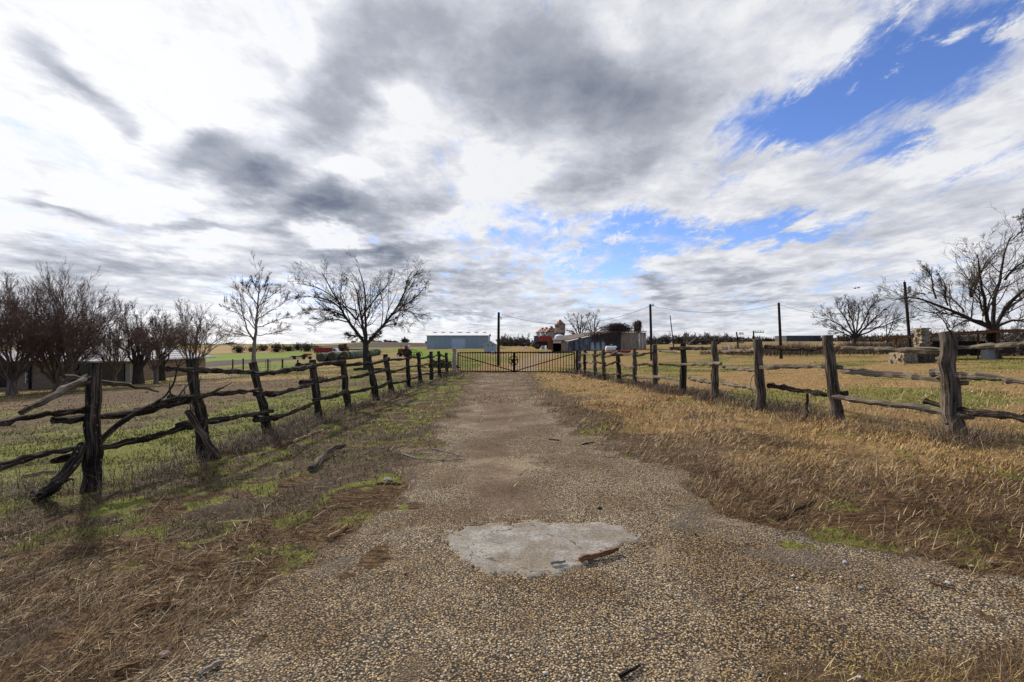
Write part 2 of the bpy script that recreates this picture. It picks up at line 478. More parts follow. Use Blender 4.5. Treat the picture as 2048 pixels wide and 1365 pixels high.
class MB:
    """collects simple solids into one mesh"""
    def __init__(s):
        s.v, s.q, s.t, s.r = [], [], [], []

    def add(s, verts, quads=(), tris=(), rest=None):
        k = sum(len(a) for a in s.v)
        verts = np.asarray(verts, float).reshape(-1, 3)
        s.v.append(verts)
        s.r.append(verts if rest is None else rest)
        if len(quads):
            s.q.append(np.asarray(quads, int) + k)
        if len(tris):
            s.t.append(np.asarray(tris, int) + k)
        return s

    def box(s, c, size, rz=0.0, rx=0.0, ry=0.0, taper=1.0):
        hx, hy, hz = (v / 2 for v in size)
        p = np.array([(-hx, -hy, -hz), (hx, -hy, -hz), (hx, hy, -hz), (-hx, hy, -hz), (-hx * taper, -hy * taper, hz), (hx * taper, -hy * taper, hz), (hx * taper, hy * taper, hz), (-hx * taper, hy * taper, hz)])
        M = np.array(Matrix.Rotation(rz, 3, 'Z') @ Matrix.Rotation(ry, 3, 'Y') @ Matrix.Rotation(rx, 3, 'X'))
        return s.add(p @ M.T + np.asarray(c, float), [(0, 3, 2, 1), (4, 5, 6, 7), (0, 1, 5, 4), (1, 2, 6, 5), (2, 3, 7, 6), (3, 0, 4, 7)], rest=p)

    def tube(s, pts, rad, k=8, rough=0.0, cap=True, rng=None, squash=1.0):
        pts = np.asarray(pts, float)
        n = len(pts)
        rad = np.broadcast_to(np.asarray(rad, float), (n,))
        tan = np.gradient(pts, axis=0)
        tan /= np.linalg.norm(tan, axis=1)[:, None] + 1e-12
        ref = np.array([0, 0, 1.0]) if abs(tan[:, 2].mean()) < 0.75 else np.array([0.6, 0.8, 0.0])
        u = np.cross(tan, ref)
        u /= np.linalg.norm(u, axis=1)[:, None] + 1e-12
        w = np.cross(u, tan)
        th = np.arange(k) * 2 * math.pi / k
        rr = np.broadcast_to(rad[:, None], (n, k)).copy()
        ln = np.concatenate([[0], np.cumsum(np.linalg.norm(np.diff(pts, axis=0), axis=1))])
        if rough:
            g = rng or RNG
            ridge = g.normal(0, 1, k)
            rr *= 1 + rough * (0.6 * ridge[None, :] * (0.7 + 0.6 * g.random((n, 1))) + 0.5 * g.normal(0, 1, (n, k)) + 0.5 * g.normal(0, 1, (n, 1)))
        ring = pts[:, None, :] + rr[:, :, None] * (np.cos(th)[None, :, None] * u[:, None, :] + squash * np.sin(th)[None, :, None] * w[:, None, :])
        rm = float(rad.mean())
        o = (sum(len(a) for a in s.v) * 0.37) % 50
        rest = np.stack([np.broadcast_to(np.cos(th) * rm, (n, k)), np.broadcast_to(np.sin(th) * rm, (n, k)), np.broadcast_to(ln[:, None] + o, (n, k))], -1).reshape(-1, 3)
        i = np.arange(n - 1)[:, None] * k
        j = np.arange(k)[None, :]
        j2 = (j + 1) % k
        quads = np.stack([i + j, i + j2, i + k + j2, i + k + j], -1).reshape(-1, 4)
        verts = ring.reshape(-1, 3)
        tris = []
        if cap:
            verts = np.vstack([verts, pts[0] - tan[0] * rad[0] * .1, pts[-1] + tan[-1] * rad[-1] * .1])
            rest = np.vstack([rest, (0, 0, 0), (0, 0, ln[-1] + o)])
            a, b = n * k, n * k + 1
            tris = [(a, (q + 1) % k, q) for q in range(k)] + [(b, (n - 1) * k + q, (n - 1) * k + (q + 1) % k) for q in range(k)]
        return s.add(verts, quads, tris, rest)

    def lathe(s, c, prof, k=24, axis='Z'):
        prof = np.asarray(prof, float)
        n = len(prof)
        th = np.arange(k) * 2 * math.pi / k
        p = np.stack([prof[:, 0, None] * np.cos(th), prof[:, 0, None] * np.sin(th), np.broadcast_to(prof[:, 1, None], (n, k))], -1).reshape(-1, 3)
        if axis == 'X':
            p = p[:, [2, 0, 1]]
        elif axis == 'Y':
            p = p[:, [1, 2, 0]]
        i = np.arange(n - 1)[:, None] * k
        j = np.arange(k)[None, :]
        j2 = (j + 1) % k
        return s.add(p + np.asarray(c, float), np.stack([i + j, i + j2, i + k + j2, i + k + j], -1).reshape(-1, 4), rest=p)

    def prism(s, outline, thick):
        """a closed outline of 3-D points, given thickness along the vector thick"""
        a = np.asarray(outline, float)
        n = len(a)
        b = a + np.asarray(thick, float)
        c0, c1 = a.mean(0), b.mean(0)
        q = [(i, (i + 1) % n, n + (i + 1) % n, n + i) for i in range(n)]
        t = [(2 * n, (i + 1) % n, i) for i in range(n)] + [(2 * n + 1, n + i, n + (i + 1) % n) for i in range(n)]
        return s.add(np.vstack([a, b, c0, c1]), q, t)

    def build(s, name, mat, parent=None, smooth=False):
        v = np.vstack(s.v)
        o = mesh_np(name, v, np.vstack(s.q) if s.q else None, np.vstack(s.t) if s.t else None, mat, parent, {'rest': np.vstack(s.r)}, smooth)
        bm = bmesh.new()
        bm.from_mesh(o.data)
        bmesh.ops.recalc_face_normals(bm, faces=bm.faces)
        bm.to_mesh(o.data)
        bm.free()
        return o


# ------------------------------------------------------------------ materials
def material(name, rough=0.85, spec=0.2):
    m = bpy.data.materials.new(name)
    m.use_nodes = True
    N = NT(m.node_tree)
    b = N.new('ShaderNodeBsdfPrincipled')
    b.inputs['Roughness'].default_value = rough
    b.inputs['Specular IOR Level'].default_value = spec
    o = N.new('ShaderNodeOutputMaterial')
    N.put(o.inputs[0], b.outputs[0])
    return m, N, b


def worn(name, col, col2, scale=6.0, rough=0.8, spec=0.2, metal=0.0, stain=None, stain_at=(.55, .7), stretch=(1, 1, 1), bump=0.15):
    """a painted or bare surface with uneven colour and stains"""
    m, N, b = material(name, rough, spec)
    b.inputs['Metallic'].default_value = metal
    p = N.map(N.tc(), scale=stretch)
    n = N.noise(p, scale, 6, 0.62)
    c = N.mix(N.step(n, .35, .65), col, col2)
    if stain:
        n2 = N.noise(p, scale * .37, 7, 0.66, 0.4)
        c = N.mix(N.step(n2, *stain_at), c, stain)
    N.put(b.inputs['Base Color'], c)
    if bump:
        N.put(b.inputs['Normal'], N.bump(n, bump, .02))
    return m


def wood(name, dark, light, ring=(60, 60, 3.0), lichen=0.0, bias=(.38, .66)):
    """weathered timber: long cracks and grain down the length, some lichen"""
    m, N, b = material(name, 0.92, 0.08)
    a = N.attr('rest', 'Vector')
    g = N.noise(N.map(a, scale=ring), 1.0, 6, 0.65, 0.3)
    big = N.noise(N.map(a, scale=(9, 9, 1.6)), 1.0, 5, 0.6)
    f = N.m('MULTIPLY_ADD', g, 0.65, N.m('MULTIPLY', big, 0.35))
    c = N.mix(N.step(f, *bias), dark, light)
    if lichen:
        l = N.noise(N.tc(), 26, 5, 0.7)
        c = N.mix(N.m('MULTIPLY', N.step(l, .60, .68), lichen), c, (.30, .31, .24))
    N.put(b.inputs['Base Color'], c)
    N.put(b.inputs['Normal'], N.bump(f, 0.9, .025))
    return m


def blades(name, rough=0.7, trans=0.0):
    m, N, b = material(name, rough, 0.1)
    N.put(b.inputs['Base Color'], N.attr('tint', 'Color'))
    return m

# ------------------------------------------------------------------ the ground, the drive, the patch
def ground_material():
    m, N, b = material('ground_soil', 0.95, 0.05)
    p = N.tc()
    green, gold, thatch, soil, lane = (N.attr(k) for k in ('green', 'gold', 'thatch', 'soil', 'lane'))
    fine = N.noise(p, 14, 7, .7)
    fine2 = N.noise(N.map(p, scale=(1, 1.0, 1)), 46, 5, .7)
    mid = N.noise(p, 2.3, 6, .65, .4)
    streak = N.noise(N.map(p, rot=(0, 0, R(25)), scale=(6, 28, 6)), 1.0, 5, .7, .6)
    var = N.m('MULTIPLY_ADD', fine, .5, N.m('MULTIPLY', fine2, .5))
    base = N.mix(N.step(var, .34, .66), (.034, .024, .016), (.155, .108, .066))
    dry = N.mix(N.step(N.m('MULTIPLY_ADD', streak, .5, N.m('MULTIPLY', var, .5)), .34, .64), (.115, .075, .034), (.375, .25, .112))
    dry = N.mix(N.m('MULTIPLY', N.step(mid, .46, .66), .7), dry, (.195, .115, .048))
    grn = N.mix(N.step(var, .34, .64), (.050, .060, .015), (.215, .225, .05))
    th = N.mix(N.step(N.m('MULTIPLY_ADD', streak, .6, N.m('MULTIPLY', fine2, .4)), .40, .66), (.026, .017, .010), (.185, .115, .058))
    so = N.mix(N.step(var, .35, .65), (.042, .03, .022), (.115, .083, .06))
    ed = N.m('SUBTRACT', fine, .5)

    def lay(c, w, col, k=.9):
        return N.mix(N.step(N.m('MULTIPLY_ADD', ed, k, w), .30, .62), c, col)
    c = lay(base, thatch, th)
    c = lay(c, gold, dry)
    c = lay(c, green, grn)
    c = lay(c, soil, so)
    c = lay(c, lane, N.mix(N.step(var, .3, .7), (.19, .135, .08), (.30, .225, .14)))
    # the far fields each keep the colour of their crop
    for an, c1, c2 in (('wheat', (.085, .155, .018), (.16, .22, .03)), ('plough', (.055, .041, .036), (.085, .064, .054)), ('stubble', (.235, .15, .068), (.31, .21, .105)), ('field', (.19, .13, .065), (.27, .19, .095))):
        a = N.attr(an)
        fc = N.mix(N.step(N.noise(N.map(p, scale=(.05, .25, 1)), 1.0, 6, .65), .35, .65), c1, c2)
        c = N.mix(N.step(a, .35, .65), c, fc)
    N.put(b.inputs['Base Color'], c)
    N.put(b.inputs['Normal'], N.bump(N.m('MULTIPLY_ADD', mid, .7, var), 0.6, .05))
    return m


WHEAT = [zone((350, 713), (470, 710), (640, 705), (640, 709), (560, 718), (350, 727)), zone((345, 727), (480, 722), (345, 745)), zone((790, 699), (852, 697), (850, 716), (828, 716), (790, 704)),
         zone((900, 700), (905, 717), (840, 722), (835, 706)), zone((500, 733), (600, 728), (600, 738), (500, 742))]
PLOUGH = [zone((330, 735), (430, 722), (640, 713), (560, 722), (440, 733), (350, 741)), zone((640, 693), (700, 688), (780, 684.6), (860, 686.5), (862, 694), (640, 698))]
STUB = [zone((300, 708), (300, 693), (470, 693), (560, 694), (560, 703), (430, 707))]
FIELD = [zone((1360, 690), (1400, 685), (1860, 685), (1860, 700), (1380, 704))]
LANE = [zone((1012, 745), (1075, 745), (1075, 722), (1120, 709), (1180, 703), (1120, 703), (1075, 708), (1040, 720), (1018, 735)), zone((300, 773), (360, 762), (430, 748), (560, 738), (470, 752), (400, 765))]


def soft(x, y, polys, k):
    o = np.zeros(np.shape(x))
    for p in polys:
        o = np.maximum(o, sstep(poly_dist(x, y, p), -k, k))
    return o


def build_ground():
    rad = [0.0]
    r = 0.6
    while r < 5200:
        rad.append(r)
        r *= 1.0125 if r > 1.5 else 1.06
    rad = np.array(rad)
    ang = np.concatenate([np.linspace(-58, 58, 500), np.linspace(58, 302, 90)[1:-1]])
    nr, na_ = len(rad), len(ang)
    A, B = np.meshgrid(np.radians(ang), rad)
    x, y = (B * np.sin(A)).ravel(), (B * np.cos(A)).ravel()
    z = terrain(x, y)
    dd, green, gold, thatch, soil = zones(x, y)
    rr = np.hypot(x, y)
    fade = 1 - sstep(rr, 25, 60)
    rough = (fbm(x * 2.2, y * 2.2, 5) - .5) * .09 + (fbm(x * 9, y * 9, 6) - .5) * .035
    z = z + rough * fade * sstep(-dd, .0, .6) - .035 * sstep(dd, .25, .6) * (rr < 60)
    wheat = soft(x, y, WHEAT, 1.2)
    pl = np.maximum(soft(x, y, PLOUGH[:1], 1.0), soft(x, y, PLOUGH[1:], 8))
    st, fi, la = soft(x, y, STUB, 6), soft(x, y, FIELD, 5), soft(x, y, LANE, .7)
    farmask = sstep(rr, 45, 80)
    green = np.clip(green + farmask * .5 * (x < 0) * sstep(fbm(x * .03, y * .05, 61), .45, .6), 0, 1)
    i = np.arange(nr - 1)[:, None] * na_
    j = np.arange(na_)[None, :]
    j2 = (j + 1) % na_
    quads = np.stack([i + j, i + na_ + j, i + na_ + j2, i + j2], -1).reshape(-1, 4)[:, ::-1]
    o = mesh_np('ground', np.stack([x, y, z], 1), quads, None, ground_material(), None,
                {'green': green, 'gold': gold, 'thatch': thatch, 'soil': soil, 'lane': la, 'wheat': wheat, 'plough': pl, 'stubble': st, 'field': fi}, True)
    return tag(o, kind='structure')


def gravel_material():
    m, N, b = material('chip_seal', 0.9, 0.15)
    p = N.tc()
    edge, wear = N.attr('edge'), N.attr('wear')
    big = N.noise(p, .9, 6, .65, .3)
    tar = N.noise(p, 2.1, 7, .7, .5)
    v1 = N.voro(p, 75, out='Color')
    dist = N.voro(p, 75, out='Distance')
    hue, val, _ = N.sep(v1)
    stone = N.ramp(hue, [(0, (.38, .275, .15)), (.22, (.57, .425, .245)), (.42, (.27, .19, .11)), (.58, (.70, .57, .39)), (.72, (.29, .262, .225)), (.84, (.38, .245, .095)), (.93, (.085, .07, .06)), (1, (.06, .05, .045))], 'CONSTANT')
    gap = N.step(dist, .30, .62)
    c = N.mix(gap, stone, (.030, .024, .019))
    fn = N.noise(p, 95, 3, .75)
    v2 = N.voro(p, 210, out='Color')
    c = N.mix(N.m('MULTIPLY', N.step(N.sep(v2)[0], .5, .9), .45), c, (.13, .115, .095))
    dirt = N.mix(N.step(N.noise(p, 60, 5, .75), .36, .64), (.045, .030, .020), (.20, .138, .088))
    c = N.mix(N.m('MULTIPLY', N.step(N.m('MULTIPLY_ADD', N.m('SUBTRACT', N.m('MULTIPLY_ADD', tar, .5, N.m('MULTIPLY', N.noise(p, 26, 5, .7), .5)), .5), 2.6, wear), .30, .95), .88), c, dirt)
    c = N.mix(N.m('MULTIPLY', N.step(N.m('MULTIPLY_ADD', fn, .25, N.noise(p, .75, 6, .7, .6)), .70, .80), .75), c, N.mix(N.step(fn, .4, .62), (.045, .043, .043), (.19, .18, .165)))
    c = N.mix(N.m('MULTIPLY', N.step(N.noise(p, 1.7, 6, .7, .8), .54, .70), .7), c, N.mix(N.step(fn, .36, .66), (.065, .045, .03), (.31, .235, .15)))
    soil = N.mix(N.step(N.m('MULTIPLY_ADD', fn, .6, N.m('MULTIPLY', N.noise(p, 24, 6, .75), .4)), .36, .66), (.032, .022, .014), (.165, .112, .066))
    c = N.mix(N.step(N.m('MULTIPLY_ADD', N.m('SUBTRACT', N.noise(p, 9, 6, .7), .5), .9, edge), .42, .62), soil, c)
    c = N.mix(N.step(big, .42, .62), c, N.v('MULTIPLY', c, (.66, .58, .48)))
    lump = N.noise(N.map(p, scale=(.55, .9, 1)), 1.0, 7, .72, .7)
    c = N.mix(N.m('MULTIPLY', N.step(lump, .55, .66), .48), c, N.mix(N.step(fn, .40, .60), (.035, .032, .031), (.17, .15, .125)))
    c = N.mix(N.m('MULTIPLY', N.step(lump, .44, .36), .40), c, N.mix(N.step(fn, .34, .60), (.12, .09, .06), (.46, .36, .24)))
    N.put(b.inputs['Base Color'], c)
    h = N.m('SUBTRACT', 1.0, dist)
    N.put(b.inputs['Normal'], N.bump(h, 0.8, .008))
    return m


def sheet(name, polyfn, lim, step, mat, dz, attrs=None, grow=1.0):
    """a sheet that follows the ground; its cells are kept where polyfn > 0"""
    ys = [lim[2]]
    while ys[-1] < lim[3]:
        ys.append(ys[-1] + step * max(1.0, abs(ys[-1]) / 5.0 * grow))
    ys = np.array(ys)
    xs = np.arange(lim[0], lim[1], step * 1.2)
    X, Y = np.meshgrid(xs, ys)
    x, y = X.ravel(), Y.ravel()
    f = polyfn(x, y)
    z = terrain(x, y) + dz(x, y, f)
    nx = len(xs)
    i = np.arange(len(ys) - 1)[:, None] * nx
    j = np.arange(nx - 1)[None, :]
    q = np.stack([i + j, i + j + 1, i + nx + j + 1, i + nx + j], -1).reshape(-1, 4)
    q = q[f[q].max(1) > 0]
    used = np.unique(q)
    remap = np.zeros(len(x), int)
    remap[used] = np.arange(len(used))
    at_ = {k: v(x, y, f)[used] for k, v in (attrs or {}).items()}
    return mesh_np(name, np.stack([x, y, z], 1)[used], remap[q], None, mat, None, at_, True)


build_ground()
TRACK = [at(*p)[:2] for p in [(900, 1045), (905, 985), (915, 930), (925, 880), (950, 830), (960, 770), (1020, 770), (1035, 830), (1045, 900), (1090, 960), (1150, 1040)]]
tag(sheet('driveway', lambda x, y: zones(x, y)[0] + .12, (-9, 9.2, -6.9, 31), .06, gravel_material(),
          lambda x, y, f: .004 + (fbm(x * 3, y * 3, 8) - .5) * .02 - .05 * sstep(-f, -.1, .12),
          {'edge': lambda x, y, f: sstep(f + (fbm(x * 2.5, y * 2.5, 93) - .5) * np.where(y < 5, .28, .5), -.05, .20 + .07 * np.clip(y - 3.5, 0, 12)), 'wear': lambda x, y, f: np.clip(.85 * sstep(poly_dist(x, y, TRACK) + (fbm(x * 2, y * 1.2, 91) - .5) * .7, -.2, .45) + .6 * sstep(y, 10, 17), 0, 1)}), kind='structure')


def concrete_material():
    m, N, b = material('broken_concrete', 0.9, 0.15)
    p = N.tc()
    n = N.noise(p, 5, 7, .7, .3)
    g = N.voro(p, 85, out='Color')
    c = N.mix(N.step(n, .3, .7), (.22, .205, .182), (.39, .37, .335))
    c = N.mix(N.m('MULTIPLY', N.step(N.sep(g)[0], .35, .95), .6), c, (.115, .10, .085))
    c = N.mix(N.step(N.noise(p, 30, 4, .7), .62, .68), c, (.07, .065, .06))
    cr = N.voro(N.v('ADD', p, N.v('SCALE', N.noise(p, 4, 4, .6, color=True), scale=.25)), 1.15, 'DISTANCE_TO_EDGE')
    c = N.mix(N.m('MULTIPLY', N.step(cr, .007, .002), N.step(N.noise(p, 3, 3, .6), .42, .55)), c, (.06, .05, .04))
    c = N.mix(N.m('MULTIPLY', N.step(N.noise(p, 2.2, 5, .65), .44, .62), .75), c, N.mix(N.sep(g)[1], (.10, .08, .06), (.27, .22, .16)))
    rim = N.m('ADD', N.attr('rim'), N.m('MULTIPLY', N.m('SUBTRACT', N.noise(p, 16, 5, .75), .5), 1.3))
    c = N.mix(N.step(rim, .15, .60), N.mix(N.step(N.sep(g)[0], .3, .7), (.05, .04, .032), (.36, .285, .19)), c)
    N.put(b.inputs['Base Color'], c)
    N.put(b.inputs['Normal'], N.bump(N.m('MULTIPLY_ADD', n, .6, N.sep(g)[0]), .5, .008))
    return m


tag(sheet('concrete_patch', lambda x, y: poly_dist(x, y, PATCH) + .06 + (fbm(x * 9, y * 9, 77) - .5) * .22 + (fbm(x * 30, y * 30, 78) - .5) * .10, (-.9, 1.3, 2.8, 5.0), .02, concrete_material(),
          lambda x, y, f: .012 - .026 * sstep(-f, -.10, .03) + (fbm(x * 5, y * 5, 9) - .5) * .008, {'rim': lambda x, y, f: sstep(f, -.03, .22)}, grow=0), kind='structure')

# ------------------------------------------------------------------ shared materials
M = {}
M['post'] = wood('grey_cedar', (.018, .014, .011), (.23, .19, .15), (55, 55, 2.2), .6, (.40, .64))
M['post_dark'] = wood('dark_cedar', (.014, .011, .009), (.165, .132, .10), (60, 60, 2.6), .8, (.45, .68))
M['rail'] = wood('rail_cedar', (.030, .024, .019), (.28, .235, .185), (70, 70, 3.0), .4, (.36, .62))
M['rail_dark'] = wood('bark_rail', (.013, .010, .008), (.15, .12, .092), (60, 60, 3.5), .8, (.44, .68))
M['silver_wood'] = wood('silvered_wood', (.10, .088, .075), (.42, .37, .30), (80, 80, 3.0), .1, (.34, .6))
M['red_wood'] = wood('cedar_heartwood', (.07, .034, .018), (.25, .13, .07), (90, 90, 4.0), 0, (.34, .6))
M['straw_wood'] = wood('bare_stick', (.16, .10, .055), (.42, .29, .17), (90, 90, 4.0), 0, (.3, .6))
M['pole'] = wood('creosoted_pole', (.012, .010, .009), (.055, .045, .038), (40, 40, .8), 0)
M['bark'] = wood('tree_bark', (.018, .015, .013), (.10, .083, .068), (30, 30, 2.0), .6)
M['twig'] = worn('twig_bark', (.040, .032, .027), (.105, .084, .068), 3, bump=0)
M['pale_bark'] = wood('pale_bark', (.10, .085, .07), (.36, .31, .26), (25, 25, 2.0), .2)
M['myrtle'] = wood('smooth_tan_bark', (.07, .054, .042), (.27, .21, .165), (25, 25, 1.2), .1)
M['myrtle_twig'] = worn('brown_twigs', (.115, .076, .058), (.25, .168, .13), 2, bump=0)
M['pod'] = worn('dry_pods', (.035, .024, .016), (.085, .06, .038), 3, bump=0)
M['iron'] = worn('black_iron', (.006, .006, .006), (.018, .013, .011), 12, .9, .1)
M['rust'] = worn('rusty_iron', (.10, .042, .022), (.20, .085, .04), 5, .9, stain=(.045, .028, .02))
M['dark_steel'] = worn('dark_machinery', (.018, .016, .015), (.055, .04, .032), 6, .8)
M['red'] = worn('faded_red_paint', (.26, .032, .022), (.36, .055, .035), 2.2, .6, .3, stain=(.10, .035, .02), stain_at=(.6, .7))
M['white'] = worn('chalky_white_paint', (.62, .63, .63), (.76, .76, .75), 3, .6, .3, stain=(.30, .22, .16), stain_at=(.62, .75))
M['wire'] = worn('grey_wire', (.03, .03, .03), (.07, .065, .06), 4, .6)
M['tyre'] = worn('tyre_rubber', (.012, .012, .012), (.03, .029, .028), 8, .9)
M['glass'] = worn('dark_glass', (.012, .018, .028), (.03, .045, .065), 1.5, .12, .6, bump=0)
M['silver'] = worn('galvanised_sheet', (.34, .37, .40), (.46, .49, .52), 1.2, .45, .4, .55, stain=(.20, .10, .06), stain_at=(.62, .72))

G0 = np.random.default_rng(21)


# ------------------------------------------------------------------ the two rail fences
def fence_line(posts):
    return [(at(bx, by), (bx, by), (tx, ty), w) for (bx, by, tx, ty, w) in posts]


def on_line(line, i, px, py):
    """the point of the fence plane between posts i and i+1 that shows at px, py"""
    a, b = line[i][0], line[i + 1][0]
    k = (px - HX) / FPX
    e = b - a
    den = e[0] - k * e[1]
    t = (k * a[1] - a[0]) / den if abs(den) > 1e-6 else .5
    t = min(max(t, -.55), 1.55)
    y = a[1] + t * e[1]
    return np.array([a[0] + t * e[0], y, EYE - (py - HY) / FPX * y])


def knot_path(pts, n, wob, rng):
    """a smooth path through pts with the small bends of a branch"""
    pts = np.asarray(pts, float)
    s = np.concatenate([[0], np.cumsum(np.linalg.norm(np.diff(pts, axis=0), axis=1))])
    q = np.linspace(0, s[-1], n)
    out = np.stack([np.interp(q, s, pts[:, k]) for k in range(3)], 1)
    if len(pts) > 2:
        for _ in range(3):
            out[1:-1] = (out[:-2] + 2 * out[1:-1] + out[2:]) / 4
    w = rng.normal(0, wob, (n, 3))
    w = (w + np.roll(w, 1, 0)) / 1.6
    w[0] *= .3
    w[-1] *= .3
    return out + w


def stubs(mb, path, r, rng, n):
    for _ in range(n):
        i = rng.integers(1, len(path) - 1)
        d_ = rng.normal(0, 1, 3)
        d_ /= np.linalg.norm(d_)
        d_[2] *= .6
        L = rng.uniform(1.1, 2.4) * r
        mb.tube([path[i], path[i] + d_ * L * .6, path[i] + d_ * L * 1.1 + rng.normal(0, .25, 3) * L], [r * .42, r * .30, r * .16], 5, .2, rng=rng)


def rail_fence(label, posts, rails, side, postmat, railmat, seed):
    rng = np.random.default_rng(seed)
    line = fence_line(posts)
    f = thing('rail_fence', label, 'fence', line[0][0])
    off = np.array(f.location)
    up = [None] * len(line)
    for i, (b, bp, tp, w) in enumerate(line):
        r = w / 2 / FPX * b[1]
        top = pix(tp[0], tp[1], b[1] + rng.uniform(-.05, .05))
        up[i] = top
        path = knot_path([b - (0, 0, .12), b * .5 + top * .5, top], 12, .012, rng)
        t = np.linspace(0, 1, 12)
        rad = r * (1.08 - .22 * t) * (1 + .45 * np.exp(-t * 9) * (1 if w > 25 else .5)) * (1 + rng.normal(0, .05, 12))
        mb = MB().tube(path - off, rad, 14, .085, rng=rng)
        if i < 5:
            stubs(mb, path - off, r * .6, rng, 2)
        mb.build('post', M[postmat] if rng.random() > .3 or i == 0 else M['post_dark'], f)
    for (i, pts, wpx) in rails:
        P = [on_line(line, i, *p) for p in pts]
        zmid = np.mean([p[1] for p in P])
        r = wpx / 2 / FPX * zmid * .86
        e = line[i + 1][0] - line[i][0]
        nrm = np.array([e[1], -e[0], 0]) / np.hypot(e[0], e[1])
        pr = line[i][3] / 2 / FPX * line[i][0][1] + r * .8
        sgn = 1 if (len(pts) + int(wpx * 10) + i) % 2 else -1
        P = [p + nrm * pr * sgn * (1 - .9 * k / max(1, len(P) - 1)) for k, p in enumerate(P)]
        n = 20 if i < 4 else 7
        path = knot_path(P, n, r * .21, rng)
        t = np.linspace(-1, 1, n)
        mb = MB().tube(path - off, r * (1.05 - .18 * t * rng.choice((-1, 1))) * (1 + .15 * rng.normal(0, 1, n)), 10 if i < 4 else 6, .14, rng=rng)
        if i < 6:
            stubs(mb, path - off, r, rng, 3)
        mb.build('rail', M[railmat] if rng.random() > .35 else M['rail_dark'], f)
    for i in range(len(line) - 1):                   # the bays further off
        if any(q[0] == i for q in rails):
            continue
        a, b = line[i][0], line[i + 1][0]
        ua, ub = up[i] - a, up[i + 1] - b
        for h in (.84, .55, .24):
            ha, hb = h + rng.uniform(-.06, .06), h + rng.uniform(-.06, .06)
            A, B = a + ua * ha, b + ub * hb
            A, B = A - (B - A) * .08, B + (B - A) * .10
            mid = (A + B) / 2 - (0, 0, rng.uniform(0, .10))
            e = b - a
            nrm = np.array([e[1], -e[0], 0]) / np.hypot(e[0], e[1]) * .07 * rng.choice((-1, 1))
            path = knot_path([A + nrm, mid + nrm, B - nrm], 8, .018, rng)
            mb = MB().tube(path - off, rng.uniform(.034, .048) * (1 + .14 * rng.normal(0, 1, 8)), 7, .10, rng=rng)
            stubs(mb, path - off, .035, rng, 2)
            mb.build('rail', M[railmat] if rng.random() > .4 else M['rail_dark'], f)
    return f, line


LPOSTS = [(183, 984, 192, 724, 29), (412, 919, 384, 719, 22), (540, 871, 505, 725, 17), (638, 839, 625, 721, 14), (697, 819, 684, 714, 12.5), (753, 801, 737, 713, 12),
          (784, 786, 771, 709, 10.5), (818, 774, 814, 703, 9), (841, 767, 836, 706, 8), (863, 760, 862, 704, 7.5), (879, 755, 877, 703, 7), (894, 751, 893, 706, 6.5)]
LRAILS = [(0, [(125, 842), (200, 838), (290, 826), (388, 797)], 15), (0, [(122, 924), (205, 898), (300, 876), (392, 850)], 13),
          (0, [(-130, 868), (-20, 852), (90, 831), (180, 819)], 13), (0, [(-120, 968), (10, 933), (110, 906), (185, 892)], 13),
          (1, [(354, 738), (420, 741), (505, 745)], 12), (1, [(358, 796), (420, 790), (525, 780)], 11), (1, [(372, 852), (440, 841), (545, 822)], 11),
          (2, [(492, 748), (545, 744), (628, 733)], 11), (2, [(498, 789), (550, 788), (626, 768)], 10), (2, [(498, 839), (565, 831), (632, 804)], 10),
          (3, [(608, 732), (640, 730), (690, 722)], 9), (3, [(612, 766), (650, 763), (692, 754)], 8), (3, [(616, 801), (655, 795), (694, 782)], 8.5),
          (4, [(674, 728), (705, 732), (738, 727)], 7.5), (4, [(692, 756), (715, 754), (740, 747)], 7), (4, [(692, 788), (720, 783), (748, 775)], 7.5),
          (5, [(728, 729), (750, 726), (776, 718)], 6.5), (5, [(738, 750), (760, 744), (778, 738)], 6), (5, [(742, 777), (762, 772), (782, 762)], 6.5)]
left_fence, LLINE = rail_fence('dark weathered cedar rail fence leading to the pale gate post, log leaning on it', LPOSTS, LRAILS, 1, 'post_dark', 'rail_dark', 5)

RPOSTS = [(1909, 873, 1892, 664, 31), (1673, 839, 1655, 671, 21), (1525, 821, 1515, 679, 18), (1429, 799, 1429, 683, 13), (1367, 788, 1366, 687, 13), (1311, 777, 1309, 690, 11),
          (1270, 771, 1269, 697, 9), (1238, 765, 1236, 696, 9), (1208, 762, 1206, 700, 7.5), (1190, 757, 1190, 700, 7), (1170, 751, 1170, 700, 6.5), (1160, 748, 1160, 702, 6)]
RRAILS = [(0, [(2120, 840), (2052, 834), (1930, 821), (1851, 803)], 15), (0, [(2120, 768), (2050, 762), (1940, 751), (1866, 746)], 15), (0, [(2120, 683), (2040, 688), (1950, 694), (1888, 696)], 11),
          (0, [(1672, 697), (1760, 699), (1893, 702)], 12), (0, [(1672, 742), (1800, 752), (1933, 766)], 12), (0, [(1676, 793), (1760, 806), (1830, 814), (1950, 833)], 14),
          (1, [(1523, 694), (1580, 697), (1622, 700), (1656, 693)], 8), (1, [(1530, 735), (1600, 734), (1686, 735)], 9), (1, [(1528, 772), (1600, 782), (1650, 790), (1693, 787)], 12),
          (2, [(1432, 703), (1470, 703), (1517, 700)], 8), (2, [(1436, 735), (1470, 738), (1516, 740)], 8), (2, [(1434, 766), (1470, 771), (1518, 779)], 9),
          (3, [(1368, 697), (1395, 697), (1430, 698)], 7), (3, [(1366, 729), (1400, 729), (1443, 728)], 7), (3, [(1372, 757), (1400, 762), (1430, 767)], 7.5),
          (4, [(1311, 703), (1340, 704), (1368, 705)], 6), (4, [(1311, 729), (1340, 731), (1366, 732)], 6), (4, [(1314, 753), (1340, 757), (1366, 762)], 6.5)]
